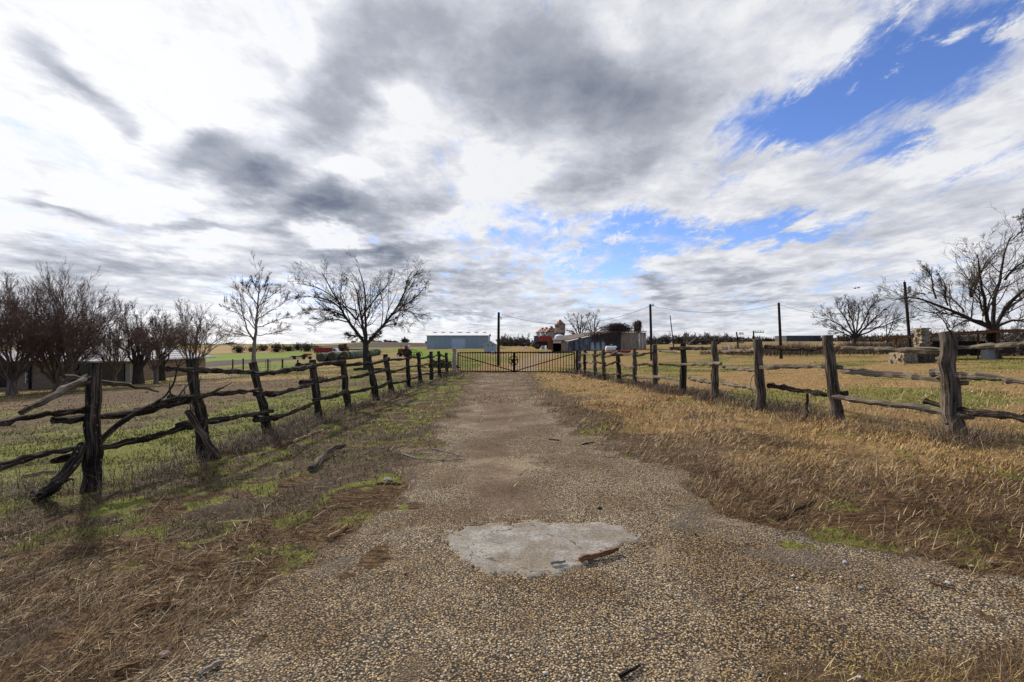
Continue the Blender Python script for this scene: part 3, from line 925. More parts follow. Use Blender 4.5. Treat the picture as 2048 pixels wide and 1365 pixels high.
right_fence, RLINE = rail_fence('grey cedar rail fence along the golden grass bank, ending at the dark gate post', RPOSTS, RRAILS, -1, 'post', 'rail', 9)


lp = on_line(RLINE, 2, 1508, 762)
th = np.linspace(.3, 5.6, 16)
MB().tube(np.stack([lp[0] - .06 + np.cos(th) * .075, np.full(16, lp[1] - .12), lp[2] - .06 + np.sin(th) * .19], 1) - np.array(right_fence.location), .010, 6).build('wire_loop', M['silver_wood'], right_fence)


def stick(name, label, cat, pts, r, mat, k=8, rough=.1, twigs=0, n=14, seed=0, wob=.25, taper=.45, group=None):
    """one loose branch, rail or slab that can be picked up"""
    rng = np.random.default_rng(seed + 100)
    pts = [np.asarray(p, float) for p in pts]
    o = pts[0].copy()
    path = knot_path([p - o for p in pts], n, r * wob, rng)
    t = np.linspace(0, 1, n)
    mb = MB().tube(path, r * (1 - taper * t), k, rough, rng=rng)
    for _ in range(twigs):
        i = int(rng.integers(n // 4, n - 1))
        d_ = path[min(i + 1, n - 1)] - path[i]
        L = np.linalg.norm(path[-1] - path[0]) * rng.uniform(.08, .25)
        d_ = d_ / (np.linalg.norm(d_) + 1e-9) + rng.normal(0, .6, 3)
        d_ /= np.linalg.norm(d_)
        mb.tube(knot_path([path[i], path[i] + d_ * L * .5, path[i] + d_ * L + (0, 0, .1 * L)], 5, r * .2, rng), np.linspace(r * .4, r * .1, 5), 5, .1, rng=rng)
    ob = mb.build(name, M[mat])
    ob.location = tuple(o)
    return tag(ob, label, cat, group)


def G(px, py, up=0.0):
    p = at(px, py)
    return p + (0, 0, up)


def F(i, px, py, near=0.0):
    p = on_line(LLINE, i, px, py)
    return p * (1 - near / max(p[1], 1)) + np.array([0, 0, EYE]) * (near / max(p[1], 1))


stick('fallen_rail', 'broken rail slanting down from the foremost dark post to the brown grass', 'fence rail', [F(0, 178, 756), F(0, 120, 786, .2), F(0, 42, 828, .3)], .040, 'post', 9, .12, 2, seed=1)
stick('loose_rail', 'tapered top rail hanging loose from the foremost dark post above the lawn', 'fence rail', [F(0, 126, 757), F(0, 205, 764), F(0, 262, 772), F(0, 318, 784)], .038, 'post', 9, .12, 0, seed=2, taper=.75)
stick('leaning_log', 'dark log leaning from the ground against the foremost dark post', 'log', [G(75, 995, .03), F(0, 108, 972, .1), F(0, 150, 925, .06), F(0, 166, 890)], .062, 'rail_dark', 9, .12, 3, seed=3, taper=.2)
stick('dead_branch', 'long forked dead branch lying across the rails beside a leaning fence post', 'branch', [F(0, 196, 886, -.1), F(0, 240, 838), F(0, 300, 814, .12), F(0, 350, 797, .15), F(0, 400, 791, .15), F(0, 446, 776, .1)], .036, 'rail_dark', 8, .1, 9, 18, seed=4, taper=.7)
stick('upright_twig', 'thin curved twig rising above the rails next to a leaning fence post', 'branch', [F(0, 300, 816, .15), F(0, 335, 788, .15), F(0, 352, 765, .15), F(0, 352, 738, .15), F(0, 364, 718, .15)], .015, 'rail_dark', 6, .1, 4, 14, seed=5, taper=.6)
stick('leaning_slab', 'splintered cedar slab leaning at the foot of a bent fence post', 'slab', [F(0, 436, 920, .25), F(0, 412, 880, .2), F(0, 372, 824, .12)], .048, 'post', 6, .2, 3, 10, seed=6, taper=.15)
stick('fallen_branch', 'thick crooked grey branch lying on the grassy verge', 'branch', [G(622, 946, .04), G(640, 931, .06), G(646, 918, .06), G(662, 906, .07), G(688, 898, .05)], .042, 'post', 9, .14, 1, 14, seed=7, taper=.25)
stick('split_branch', 'pale split branch lying in weeds below the dark fence', 'branch', [G(585, 888, .02), G(615, 876, .04), G(646, 864, .05)], .028, 'straw_wood', 7, .15, 3, seed=8)
stick('thin_branch', 'thin grey branch lying half across the edge of the drive', 'branch', [G(802, 910, .012), G(840, 921, .02), G(885, 925, .012), G(935, 921, .02)], .011, 'silver_wood', 6, .1, 6, seed=9, wob=.5)
stick('thin_branch', 'small forked branch on the drive just beyond the thin grey one', 'branch', [G(862, 900, .012), G(900, 908, .02), G(925, 915, .012)], .010, 'silver_wood', 6, .1, 4, seed=10, wob=.5)
stick('wood_chunk', 'reddish splintered cedar chunk lying on the concrete patch', 'wood chunk', [G(1160, 1129, .03), G(1190, 1121, .035), G(1237, 1108, .035)], .022, 'red_wood', 7, .2, 0, seed=11, taper=.3)
stick('short_stick', 'short grey stick lying on the front of the concrete patch', 'stick', [G(1102, 1139, .032), G(1130, 1133, .035)], .012, 'silver_wood', 7, .15, 0, 6, seed=12, taper=.2)
stick('cedar_splinter', 'orange cedar splinter lying on grass by a dark stone', 'wood chunk', [G(750, 972, .012), G(775, 970, .018), G(800, 970, .012)], .012, 'red_wood', 6, .25, 0, 7, seed=13, taper=.2)
stick('bark_slab', 'curled bark slab lying in straw at the edge of the gravel', 'bark', [G(270, 1232, .02), G(305, 1222, .035), G(341, 1213, .02)], .016, 'red_wood', 6, .25, 0, 9, seed=14, taper=.3)
stick('bark_slab', 'orange bark slab in the straw below the flat pink stone', 'bark', [G(232, 1352, .02), G(256, 1347, .03), G(280, 1338, .02)], .014, 'red_wood', 6, .25, 0, 9, seed=15, taper=.3)
stick('short_stick', 'stick with pale cut ends on the grassy edge of the gravel', 'stick', [G(655, 1083, .02), G(672, 1073, .025), G(694, 1057, .02)], .015, 'straw_wood', 7, .12, 1, 8, seed=16, taper=.2)
stick('short_stick', 'dark stick lying half in matted grass beside the wide gravel', 'stick', [G(1552, 1045, .015), G(1590, 1027, .03), G(1634, 1008, .02)], .012, 'rail_dark', 7, .12, 1, 9, seed=17, taper=.4)
stick('short_stick', 'grey stick poking from straw at the bottom of the gravel', 'stick', [G(398, 1362, .02), G(422, 1347, .025), G(440, 1332, .02)], .011, 'silver_wood', 7, .12, 0, 8, seed=18, taper=.2)
stick('short_stick', 'dark stick lying at the lower edge of the gravel by yellow grass', 'stick', [G(1240, 1362, .015), G(1262, 1350, .02), G(1280, 1342, .015)], .010, 'rail_dark', 7, .12, 0, 8, seed=19, taper=.3)
stick('short_stick', 'reddish stick lying among white stones on the wide gravel', 'stick', [G(1860, 1170, .01), G(1885, 1177, .014), G(1912, 1183, .01)], .007, 'red_wood', 6, .12, 0, 8, seed=20, taper=.3)
stick('short_stick', 'small dark stick lying across the middle of the drive', 'stick', [G(1098, 881, .01), G(1118, 883, .02)], .016, 'rail_dark', 6, .12, 0, 6, seed=22, taper=.3)
stick('short_stick', 'crooked dark stick on the drive beside the golden grass bank', 'stick', [G(1165, 892, .01), G(1178, 888, .02), G(1188, 886, .01)], .014, 'rail_dark', 6, .12, 2, 6, seed=23, taper=.3)
stick('pale_log', 'pale broken rail lying on dark mulch behind the foremost dark post', 'log', [G(47, 960, .03), G(80, 953, .04), G(114, 949, .03)], .028, 'rail', 7, .2, 0, 9, seed=24, taper=.2)


def rock(name, label, cat, p, size, mat, seed):
    rng = np.random.default_rng(seed)
    bm = bmesh.new()
    bmesh.ops.create_icosphere(bm, subdivisions=2, radius=.5)
    for v in bm.verts:
        v.co = Vector((v.co.x * size[0], v.co.y * size[1], v.co.z * size[2])) * (1 + rng.normal(0, .09))
    me = bpy.data.meshes.new(name)
    bm.to_mesh(me)
    bm.free()
    me.materials.append(mat)
    o = link(bpy.data.objects.new(name, me))
    o.location = tuple(p)
    o.rotation_euler = (0, 0, rng.uniform(0, 3))
    return tag(o, label, cat)


M['stone'] = worn('grey_stone', (.20, .19, .18), (.36, .34, .32), 20, .9)
stick('broken_sapling', 'short dark broken sapling standing in weeds under the grey fence', 'stump', [at(1613, 838), at(1613, 838) + (0, 0, .22), at(1613, 838) + (.02, 0, .46)], .03, 'rail_dark', 7, .12, 4, 8, seed=51, taper=.3)
M['pale_stone'] = worn('pale_stone', (.30, .28, .25), (.47, .45, .41), 40, .95)
M['pink_stone'] = worn('pinkish_stone', (.26, .19, .16), (.40, .32, .28), 20, .9)
M['tar'] = worn('asphalt_lump', (.02, .018, .016), (.05, .045, .04), 30, .95)
rock('flat_stone', 'flat pinkish stone lying in straw at the gravel edge', 'stone', G(328, 1318, .012), (.05, .045, .03), M['pink_stone'], 1)
rock('flat_stone', 'dark blue grey stone beside an orange cedar splinter', 'stone', G(776, 964, .02), (.13, .07, .05), M['stone'], 2)
rock('asphalt_lump', 'small black lump of asphalt on the light gravel beyond the concrete patch', 'asphalt lump', G(1199, 1020, .01), (.045, .045, .035), M['tar'], 3)
for k, (px, py, s_, lab) in enumerate([(1815, 1105, .05, 'flat white stone at the edge of the dark matted grass'), (1945, 1138, .035, 'small white stone on the gravel strip beside dark grass'),
                                       (1982, 1130, .045, 'white stone lying in dark grass above the gravel strip'), (1897, 1170, .04, 'grey white stone next to a thin reddish stick'),
                                       (1722, 1181, .035, 'lone white stone in the middle of the yellow gravel'), (1690, 1130, .04, 'flat grey stone pressed in tan gravel below the grass')]):
    rock('white_stone', lab, 'stone', G(px, py, .01), (s_, s_ * .8, s_ * .5), M['pale_stone'] if k % 2 else M['stone'], 40 + k)

# ------------------------------------------------------------------ the gate
A, B = at(913, 745), at(1152, 746.5)
C_ = (A + B) / 2


def gate_leaf(name, label, a, b, flip):
    """an iron leaf hung at a and closing at b"""
    w = float(np.hypot(*(b - a)[:2]))
    t = thing(name, label, 'gate leaf', a, math.atan2(b[1] - a[1], b[0] - a[0]))
    dz = float(b[2] - a[2])
    H = 1.24

    def P(x, z):
        return np.array([x, 0, z + dz * x / w])
    fr = MB()
    for p, q in ((P(0, .06), P(w, .06)), (P(0, H), P(w, H)), (P(.02, .04), P(.02, H)), (P(w - .02, .04), P(w - .02, H))):
        e = q - p
        fr.box((p + q) / 2, (np.linalg.norm(e) + .02 if abs(e[0]) > .1 else .065, .06, .065 if abs(e[0]) > .1 else H), ry=0 if abs(e[0]) < .1 else -math.atan2(e[2], e[0]))
    fr.build('frame', M['iron'], t)
    p, q = (P(.04, H - .14), P(w - .05, .10)) if not flip else (P(.04, H - .08), P(w - .05, .10))
    MB().tube([p, q], .028, 8).build('brace', M['iron'], t)
    n = 21
    src = None
    for i in range(n):
        x = w * (i + 1) / (n + 1)
        if src is None:
            src = MB().tube([(0, 0, .06), (0, 0, H + .075)], .021, 6).build('picket', M['iron'], t)
            k = src
        else:
            k = src.copy()
            COL.objects.link(k)
            k.parent = t
        k.location = (x, 0, dz * x / w)
    return t


gl = gate_leaf('gate_leaf', 'black iron picket gate leaf carrying the round star emblem', A + (.08, 0, 0), C_ - (.02, 0, 0), False)
gate_leaf('gate_leaf', 'black iron picket gate leaf hinged at the barn side with plain end', B - (.08, 0, 0), C_ + (.02, 0, 0), True)
w_ = float(np.hypot(*(C_ - A)[:2])) - .1
em = MB()
th = np.linspace(0, 2 * math.pi, 29)
em.tube(np.stack([np.cos(th) * .28, np.zeros(29), np.sin(th) * .28], 1), .026, 8, cap=False)
st = [(math.sin(2 * math.pi * i / 10) * (.26 if i % 2 == 0 else .105), -.012, math.cos(2 * math.pi * i / 10) * (.26 if i % 2 == 0 else .105)) for i in range(10)]
em.prism(st, (0, .024, 0))
eo = em.build('star_emblem', M['iron'], gl)
eo.location = (w_, -.05, .78)


def gate_post(label, px, by, ty, wpx, mat):
    b = at(px, by)
    top = pix(px, ty, b[1])
    r = wpx / 2 / FPX * b[1]
    rng = np.random.default_rng(int(px))
    o = MB().tube(knot_path([(0, 0, -.1), (0, 0, (top - b)[2])], 9, .01, rng), np.linspace(r * 1.1, r * .92, 9), 12, .05, rng=rng).build('gate_post', M[mat])
    o.location = tuple(b)
    tag(o, label, 'gate post', 'posts the gate hangs on')


gate_post('thick pale gate post at the end of the dark fence', 908.5, 747, 697, 8, 'silver_wood')
gate_post('thick dark gate post at the end of the grey fence', 1154.5, 747.5, 700, 7, 'post_dark')

# ------------------------------------------------------------------ buildings
def ribbed(name, c1, c2, pitch, stain=None, at_=(.58, .72), axis='X', rough=.6, metal=0.0):
    m, N, b = material(name, rough, .3)
    b.inputs['Metallic'].default_value = metal
    p = N.tc()
    w = N.new('ShaderNodeTexWave', wave_type='BANDS', bands_direction=axis)
    N.put(w.inputs['Vector'], p)
    w.inputs['Scale'].default_value = 1.0 / pitch * .314
    n = N.noise(N.map(p, scale=(1, 1, .25)), 1.2, 6, .65)
    c = N.mix(N.step(n, .3, .7), c1, c2)
    if stain:
        c = N.mix(N.step(N.noise(N.map(p, scale=(1.6, 1.6, .35)), 1.0, 7, .7, .4), *at_), c, stain)
    N.put(b.inputs['Base Color'], c)
    N.put(b.inputs['Normal'], N.bump(w.outputs['Fac'], .7, .05))
    return m


def root(px, py, Z, name, label, cat, rz=0.0, group=None):
    p = pix(px, py, Z)
    return thing(name, label, cat, (p[0], Z, p[2]), rz, group), Z / FPX


# the long metal building
t, s = root(915, 698, 150, 'metal_building', 'long pale blue metal farm building with wide sliding door', 'metal building')
wl = ribbed('blue_grey_siding', (.29, .345, .39), (.36, .415, .455), 1.0, (.26, .31, .35), (.6, .75))
W2, D2, H2 = 123 * s / 2, 13.0, 28 * s - .3
MB().box((0, D2 / 2, H2 / 2 - .4), (2 * W2, D2, H2 + .8)).build('wall', wl, t)
rf = MB()
rf.prism([(-W2 - .3, -.35, H2 + .003), (W2 + .3, -.35, H2 + .003), (W2 + .3, D2 / 2, H2 + 1.0), (-W2 - .3, D2 / 2, H2 + 1.0)], (0, 0, .12))
rf.prism([(-W2 - .3, D2 + .35, H2 + .003), (W2 + .3, D2 + .35, H2 + .003), (W2 + .3, D2 / 2 + .01, H2 + 1.0), (-W2 - .3, D2 / 2 + .01, H2 + 1.0)], (0, 0, .12))
ro = rf.build('roof', ribbed('white_roof_sheet', (.66, .68, .70), (.74, .75, .76), .6), t)
vm = MB()
for k in range(7):
    vm.box((-W2 + 1.5 + k * 2.7, D2 / 2, H2 + 1.2), (1.2, .5, .25))
vm.build('ridge_vent', M['silver'], ro)
dm = ribbed('door_siding', (.46, .53, .60), (.52, .59, .655), .5)
dr = MB().box(((917 - 915) * s, -.09, 1.55), (27 * s, .14, 3.15)).build('sliding_door', dm, t)
MB().box(((917 - 915) * s, -.10, 3.25), (34 * s, .22, .16)).build('door_track', M['silver'], dr)
MB().box(((904 - 915) * s, -.06, 1.7), (.22, .1, 3.4)).build('door_post', M['silver'], t)

# the small shed
t, s = root(980, 707, 105, 'garden_shed', 'small pale blue shed with two little windows beside the utility pole', 'shed')
sw, sh = 24 * s / 2, 17 * s
MB().prism([(-sw, 0, -.3), (sw, 0, -.3), (sw, 0, sh), (0, 0, sh + 7 * s), (-sw, 0, sh)], (0, 3.2, 0)).build('wall', ribbed('pale_blue_board', (.38, .42, .44), (.46, .50, .52), .3), t)
rf = MB()
for sg in (-1, 1):
    rf.prism([(0, -.25, sh + 7 * s + .04), (sg * (sw + .3), -.25, sh - .12), (sg * (sw + .3), 3.45, sh - .12), (0, 3.45, sh + 7 * s + .04)], (0, 0, .09))
rf.build('roof', M['white'], t)
for x in (-.42, .52):
    w_o = MB().box((x, -.035, sh - .15), (.34, .06, .42)).build('window', M['glass'], t)
    fr = MB()
    for dx_, dz_, a, b in ((-.2, 0, .06, .54), (.2, 0, .06, .54), (0, .24, .34, .06), (0, -.24, .34, .06)):
        fr.box((x + dx_, -.05, sh - .15 + dz_), (a, .07, b))
    fr.build('frame', M['white'], w_o)
rock('white_bag', 'lumpy white feed bag lying in front of the small pale shed', 'bag', at(986, 709) + (0, 0, .25), (1.0, .6, .6), M['white'], 70)

# the grain bins
bin_wall = ribbed('corrugated_bin', (.24, .27, .30), (.33, .36, .395), .22, (.24, .20, .18), (.62, .74), 'Z', .5, .45)
bin_roof = ribbed('rusty_bin_roof', (.15, .048, .024), (.23, .08, .038), .5, (.33, .28, .24), (.60, .68))
for (px, Z, rw, peak, eave, lab) in ((1085, 138, 13.5, 656, 665.5, 'squat silver grain bin with rusty cone roof, outermost of the three in line'),
                                     (1093, 132, 13.5, 655, 664.5, 'squat silver grain bin with rusty cone roof, between two others'),
                                     (1103, 126, 13.5, 653, 664, 'squat silver grain bin with rusty cone roof standing next to the tall rusty bin')):
    t, s = root(px, 700, Z, 'grain_bin', lab, 'grain bin', 0, 'silver grain bins in a line')
    r, h = rw * s, (700 - eave) * s
    MB().lathe((0, 0, 0), [(r, -.5), (r, h)], 28).build('wall', bin_wall, t)
    MB().lathe((0, 0, 0), [(r + .18, h - .06), (r + .12, h + .1), (.35, (700 - peak) * s - .25), (.3, (700 - peak) * s), (0, (700 - peak) * s + .05)], 28).build('roof', bin_roof, t)
t, s = root(1120, 702, 121, 'hopper_bin', 'tall narrow rusty hopper bin with peeling white walls and cone roof', 'grain bin')
r = 10.7 * s
MB().lathe((0, 0, 0), [(r, 36 * s), (r, 52.5 * s)], 24).build('wall', worn('peeling_white_bin', (.27, .25, .22), (.36, .33, .29), .8, .7, stain=(.16, .065, .03), stain_at=(.47, .56)), t)
MB().lathe((0, 0, 0), [(r + .12, 52 * s), (.3, 60.5 * s), (.25, 62 * s), (0, 62.2 * s)], 24).build('roof', bin_roof, t)
MB().lathe((0, 0, 0), [(r, 36 * s), (r * .5, 27 * s), (.4, 20 * s), (.4, 17 * s)], 24).build('hopper', M['rust'], t)
lg = None
for k in range(4):
    a = math.pi / 4 + k * math.pi / 2
    o = MB().tube([(math.cos(a) * r * .98, math.sin(a) * r * .98, -.5), (math.cos(a) * r * .98, math.sin(a) * r * .98, 38 * s)], .11, 8).build('leg', M['rust'], t)
t2, s2 = root(1119, 702, 114, 'round_tank', 'chalky white round tank half hidden behind the sagging barn eave', 'tank')
MB().lathe((0, 0, 0), [(1.16, .0), (1.16, 3.0), (1.1, 3.5), (.6, 3.85), (0, 3.9)], 24).build('shell', M['white'], t2)
MB().lathe((0, 0, 3.86), [(.3, 0), (.3, .16), (0, .17)], 16).build('lid', M['silver'], t2)
au = MB().tube([pix(1081, 681, 116), pix(1102, 657, 118)], .16, 8).build('grain_auger', M['dark_steel'])
tag(au, 'thin dark auger tube slanting up in front of the silver grain bins', 'auger')

# the rusted barn
t, s = root(1200, 701, 106, 'old_barn', 'long sagging barn of rusty blue sheet and tan board overgrown with dead vines', 'barn')


def bp(px, py, y=0.0):
    return ((px - 1200) * s, y, (701 - py) * s)


blue_wall = ribbed('rusty_blue_sheet', (.135, .145, .165), (.225, .24, .265), .5, (.055, .040, .034), (.46, .60))
tan_wall = ribbed('tan_board', (.27, .20, .13), (.37, .28, .185), .5, (.11, .075, .05), (.55, .68))
slat_wall = ribbed('peeling_slats', (.34, .31, .30), (.42, .39, .37), .55, (.13, .035, .022), (.44, .52))
D3 = 9.0
MB().prism([bp(1136, 706), bp(1212, 706), bp(1212, 667), bp(1170, 675), bp(1136, 683)], (0, .2, 0)).build('blue_wall', blue_wall, t)
MB().prism([bp(1212.3, 706, .06), bp(1242, 706, .06), bp(1242, 665.5, .06), bp(1212.3, 666.5, .06)], (0, .2, 0)).build('dark_wall', ribbed('dark_sheet', (.035, .032, .034), (.075, .066, .06), .5, (.12, .085, .055), (.58, .7)), t)
MB().prism([bp(1242.3, 705), bp(1278, 705), bp(1278, 665), bp(1242.3, 665.5)], (0, .2, 0)).build('tan_wall', tan_wall, t)
e0, e1 = np.array(bp(1278.4, 706)), np.array(bp(1300, 705, 3.2))
MB().prism([e0, e1, e1 + (0, 0, 40 * s), e0 + (0, 0, 41 * s)], (.1, .2, 0)).build('end_wall', slat_wall, t)
MB().prism([bp(1122.5, 704), bp(1135.6, 704), bp(1135.6, 682.5), bp(1122.5, 683.5)], (0, .15, 0)).build('door_panel', tan_wall, t)
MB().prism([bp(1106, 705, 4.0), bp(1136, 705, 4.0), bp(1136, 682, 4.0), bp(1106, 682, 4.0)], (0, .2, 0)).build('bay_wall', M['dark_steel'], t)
MB().prism([bp(1105.5, 705), bp(1107, 705), bp(1107, 683), bp(1105.5, 683)], (0, 4, 0)).build('bay_post', M['pole'], t)
fr = []
for k in range(0, 13):
    px = 1105 + k * 1.45
    fr.append(bp(px, 686.2 + 1.1 * abs(math.sin(k * math.pi / 4)), -.25))
MB().prism([bp(1104.5, 682.2, -.25)] + fr + [bp(1122.5, 682.2, -.25)], (0, .05, 0)).build('fringe', M['white'], t)
rr_ = ribbed('rust_brown_roof', (.075, .045, .032), (.135, .085, .06), .6, (.20, .17, .15), (.60, .72))
rf = MB()
rf.prism([bp(1103, 682.5, -.5), bp(1137, 681.5, -.5), bp(1171, 673.5, -.5), bp(1171, 667, D3), bp(1140, 671, D3), bp(1110, 678, D3)], (0, 0, .14))
rf.prism([bp(1171.1, 673.5, -.5), bp(1214, 665.2, -.5), bp(1214, 661, D3), bp(1171.1, 667, D3)], (0, 0, .14))
rf.prism([bp(1214.1, 665.2, -.5), bp(1279, 664, -.5), bp(1301, 663.6, 2.9), bp(1292, 660, D3), bp(1214.1, 661, D3)], (0, 0, .14))
rf.build('roof', rr_, t)
for px in (1185, 1196, 1207):
    MB().box(((px - 1200) * s, -.04, 8.5 * s), (.75, .08, 1.7)).build('window', M['silver'], t)

# the red harvester parked beside the barn
t, s = root(1087, 698, 100, 'red_harvester', 'old red harvester with black cab parked at the open end of the barn', 'harvester')
MB().box((.3, 1.2, 2.0), (2.9, 2.4, .95)).box((.35, 1.2, 2.6), (2.5, 2.0, .3), taper=.86).build('grain_tank', M['red'], t)
MB().box((.25, 1.2, 1.1), (3.1, 2.0, .85)).box((1.7, 1.2, 1.3), (.7, 1.6, .9)).build('chassis', M['dark_steel'], t)
cb = MB().box((-1.55, 1.2, 1.95), (.85, 1.7, 1.25), taper=.9).build('cab', M['glass'], t)
MB().box((-1.55, 1.2, 2.64), (1.0, 1.85, .12)).build('roof', M['red'], cb)
hd = MB().box((-2.0, 1.0, .65), (.9, 3.2, .6), ry=.5)
hd.tube([(-2.35, -.7, .7), (-2.35, 2.7, .7)], .28, 8).build('header', M['rust'], t)


def wheel(parent, x, y, z, r, w, name='wheel'):
    o = MB().lathe((x, y, z), [(r * .55, -w / 2), (r * .92, -w / 2), (r, -w * .3), (r, w * .3), (r * .92, w / 2), (r * .55, w / 2), (r * .55, -w / 2)], 20, 'Y').build(name, M['tyre'], parent)
    MB().lathe((x, y, z), [(0, -w * .25), (r * .2, -w * .3), (r * .55, -w * .42), (r * .55, w * .42), (r * .2, w * .3), (0, w * .25)], 16, 'Y').build('rim', M['rust'], o)
    return o


for x, y, r in ((-1.2, .2, .75), (-1.2, 2.2, .75), (1.3, .3, .5), (1.3, 2.1, .5)):
    wheel(t, x, y, r - .05, r, .4)
rock('white_bucket', 'small white bucket standing on bare dirt away from the red harvester', 'bucket', at(1052, 697) + (0, 0, .3), (.8, .7, .8), M['white'], 71)
gr = MB().prism([(0, 0, 0), (.9, 0, 0), (.9, 0, 2.2), (0, 0, 2.2)], (0, .3, 0)).build('rusty_door_leaf', M['rust'])
gr.location = tuple(pix(1096.5, 699.5, 97))
tag(gr, 'rusty upright door leaf propped between the red harvester and the barn', 'door leaf')

# the tank trailer and the red cart
t, s = root(1225, 713, 78, 'tank_trailer', 'low red trailer carrying a chalky white tank in front of the barn', 'trailer')
MB().box((.0, .8, .62), (2.6, 1.6, .22)).box((-1.6, .8, .55), (.9, .12, .12)).build('bed', M['red'], t)
tk = MB().lathe((-.05, .8, 1.22), [(0, -.95), (.3, -.93), (.46, -.8), (.46, .8), (.3, .93), (0, .95)], 18, 'X').build('tank', M['white'], t)
MB().lathe((0, .8, 1.85), [(.14, 0), (.14, .12), (0, .13)], 10).build('filler_cap', M['silver'], tk)
for x, y in ((.25, .05), (.25, 1.55)):
    wheel(t, x, y, .34, .36, .22)
t, s = root(1246, 712, 78, 'red_cart', 'low faded red farm cart next to the tank trailer', 'cart')
MB().box((.1, .7, .62), (2.3, 1.4, .5), taper=1.06).build('box', M['red'], t)
MB().tube([(1.2, .7, .45), (2.5, .6, .18)], .06, 6).build('drawbar', M['dark_steel'], t)
for x, y in ((-.2, 0), (-.2, 1.4)):
    wheel(t, x, y, .3, .32, .2)

# the house behind the crape myrtles
t, s = root(128, 777, 41, 'stone_house', 'low tan stone house with pale metal hip roof behind the bare trees', 'house')
xl, xr = (-70 - 128) * s, (254 - 128) * s
he = (777 - 722) * s
stonew = worn('tan_ledge_stone', (.25, .175, .115), (.36, .27, .185), 2.2, .9, stain=(.15, .10, .065), stretch=(1, 1, 4), bump=.5)
MB().box(((xl + xr) / 2, 5.5, he / 2 - .4), (xr - xl, 10, he + .8)).build('wall', stonew, t)
rx0, rx1, zz_ = xl - .6, (266 - 128) * s, he + 0.02
ridge = he + 2.0
ro = MB()
ro.add([(rx0, -.9, zz_), (rx1, -.9, zz_), (rx1, 11.5, zz_), (rx0, 11.5, zz_), (rx0 + 6, 5.3, ridge), (rx1 - 4.6, 5.3, ridge),
        (rx0, -.9, zz_ - .1), (rx1, -.9, zz_ - .1), (rx1, 11.5, zz_ - .1), (rx0, 11.5, zz_ - .1)],
       [(0, 1, 5, 4), (2, 3, 4, 5), (0, 6, 7, 1), (1, 7, 8, 2), (2, 8, 9, 3), (3, 9, 6, 0), (9, 8, 7, 6)], [(1, 2, 5), (3, 0, 4)])
ro.build('roof', ribbed('pale_standing_seam', (.27, .28, .315), (.34, .35, .385), .45, rough=.8), t)
MB().box(((-12 - 128) * s, .46, he / 2 - .1), (50 * s, .1, he - .3)).build('dark_opening_panel', M['dark_steel'], t)  # solid dark slab on the wall face; its colour stands for the unlit inside
wn = MB().box(((47.5 - 128) * s, .46, (777 - 749) * s), (9 * s, .1, 34 * s)).build('window', M['glass'], t)
fr = MB()
for k in (-1, 0, 1):
    fr.box(((47.5 - 128) * s, .43, (777 - 749 + k * 11) * s), (9 * s, .08, .06))
for k in (-1, 1):
    fr.box(((47.5 - 128 + k * 5) * s, .42, (777 - 749) * s), (.09, .1, 36 * s))
fr.build('frame', M['white'], wn)
MB().box(((185 - 128) * s, .44, he / 2 - .1), (112 * s, .12, he - .35)).build('porch_shade_panel', M['glass'], t)  # flat dark panel; the shade of the recessed porch is put into its colour
for px, mt in ((36, 'pole'), (73, 'pole'), (128, 'pole'), (160, 'rust'), (205, 'pole'), (241, 'rust')):
    MB().box(((px - 128) * s, -.55, he / 2 - .3), (.16, .16, he + .55)).build('porch_post', M[mt], t)
MB().box(((249 - 128) * s, .42, he / 2 - .1), (10 * s, .12, he - .25)).build('pale_stone_pier', worn('pale_limestone', (.40, .36, .31), (.52, .47, .42), 4, .9, stretch=(1, 1, 3)), t)

# the stone barbecue and the rusty shelter
t, s = root(1845, 728, 36, 'stone_barbecue', 'rough limestone barbecue pit with tapering chimney on the lawn', 'barbecue')
lime = worn('rubble_limestone', (.17, .13, .088), (.35, .29, .21), 7, .95, stain=(.07, .055, .04), stain_at=(.55, .66), bump=1.0)


def rubble(mb, c, size, n, rng, taper=0.0):
    for _ in range(n):
        u = rng.uniform(-.5, .5, 3)
        ax = rng.integers(0, 3)
        if ax < 2:
            u[ax] = .5 * rng.choice((-1, 1))
        k = 1 - taper * (u[2] + .5)
        a = rng.uniform(.13, .26)
        mb.box((c[0] + u[0] * size[0] * k, c[1] + u[1] * size[1] * k, c[2] + u[2] * size[2]), (a * 1.3, a, a * .6), rng.uniform(-.3, .3), rng.uniform(-.15, .15), rng.uniform(-.15, .15), .85)
    return mb


rng = np.random.default_rng(3)
rubble(MB().box((-.9, .7, .5), (1.05, 1.5, 1.2), taper=.96), (-.9, .7, .5), (1.05, 1.5, 1.05), 70, rng, .04).build('firebox', lime, t)
rubble(MB().box((.45, .9, .42), (1.7, 1.1, 1.0), taper=.95), (.45, .9, .42), (1.7, 1.1, .9), 55, rng, .04).build('hearth', worn('sooty_stone', (.035, .028, .024), (.12, .09, .065), 6, .95, bump=.8), t)
rubble(MB().box((.98, 1.2, 1.7), (.72, .72, 1.9), taper=.82), (.98, 1.2, 1.7), (.72, .72, 1.85), 70, rng, .16).build('chimney', lime, t)
MB().box((.98, 1.2, 2.67), (.74, .74, .1)).build('chimney_cap', lime, t)
t, s = root(1990, 722, 41, 'open_shelter', 'low open shelter with rusty steel beam roof below the great bare tree', 'shelter')
for x0, x1, px0, py0, px1, py1, py1b in ((0, 0, 1826, 677, 1995, 664, 0),):
    pa, pb = ((px0 - 1990) * s, 3.5, (722 - py0) * s), ((px1 - 1990) * s, 0, (722 - py1) * s)
    MB().tube([pa, pb], .11, 6).tube([pb, ((2120 - 1990) * s, 0, (722 - 662) * s)], .11, 6).build('beam', M['rust'], t)
rf = MB()
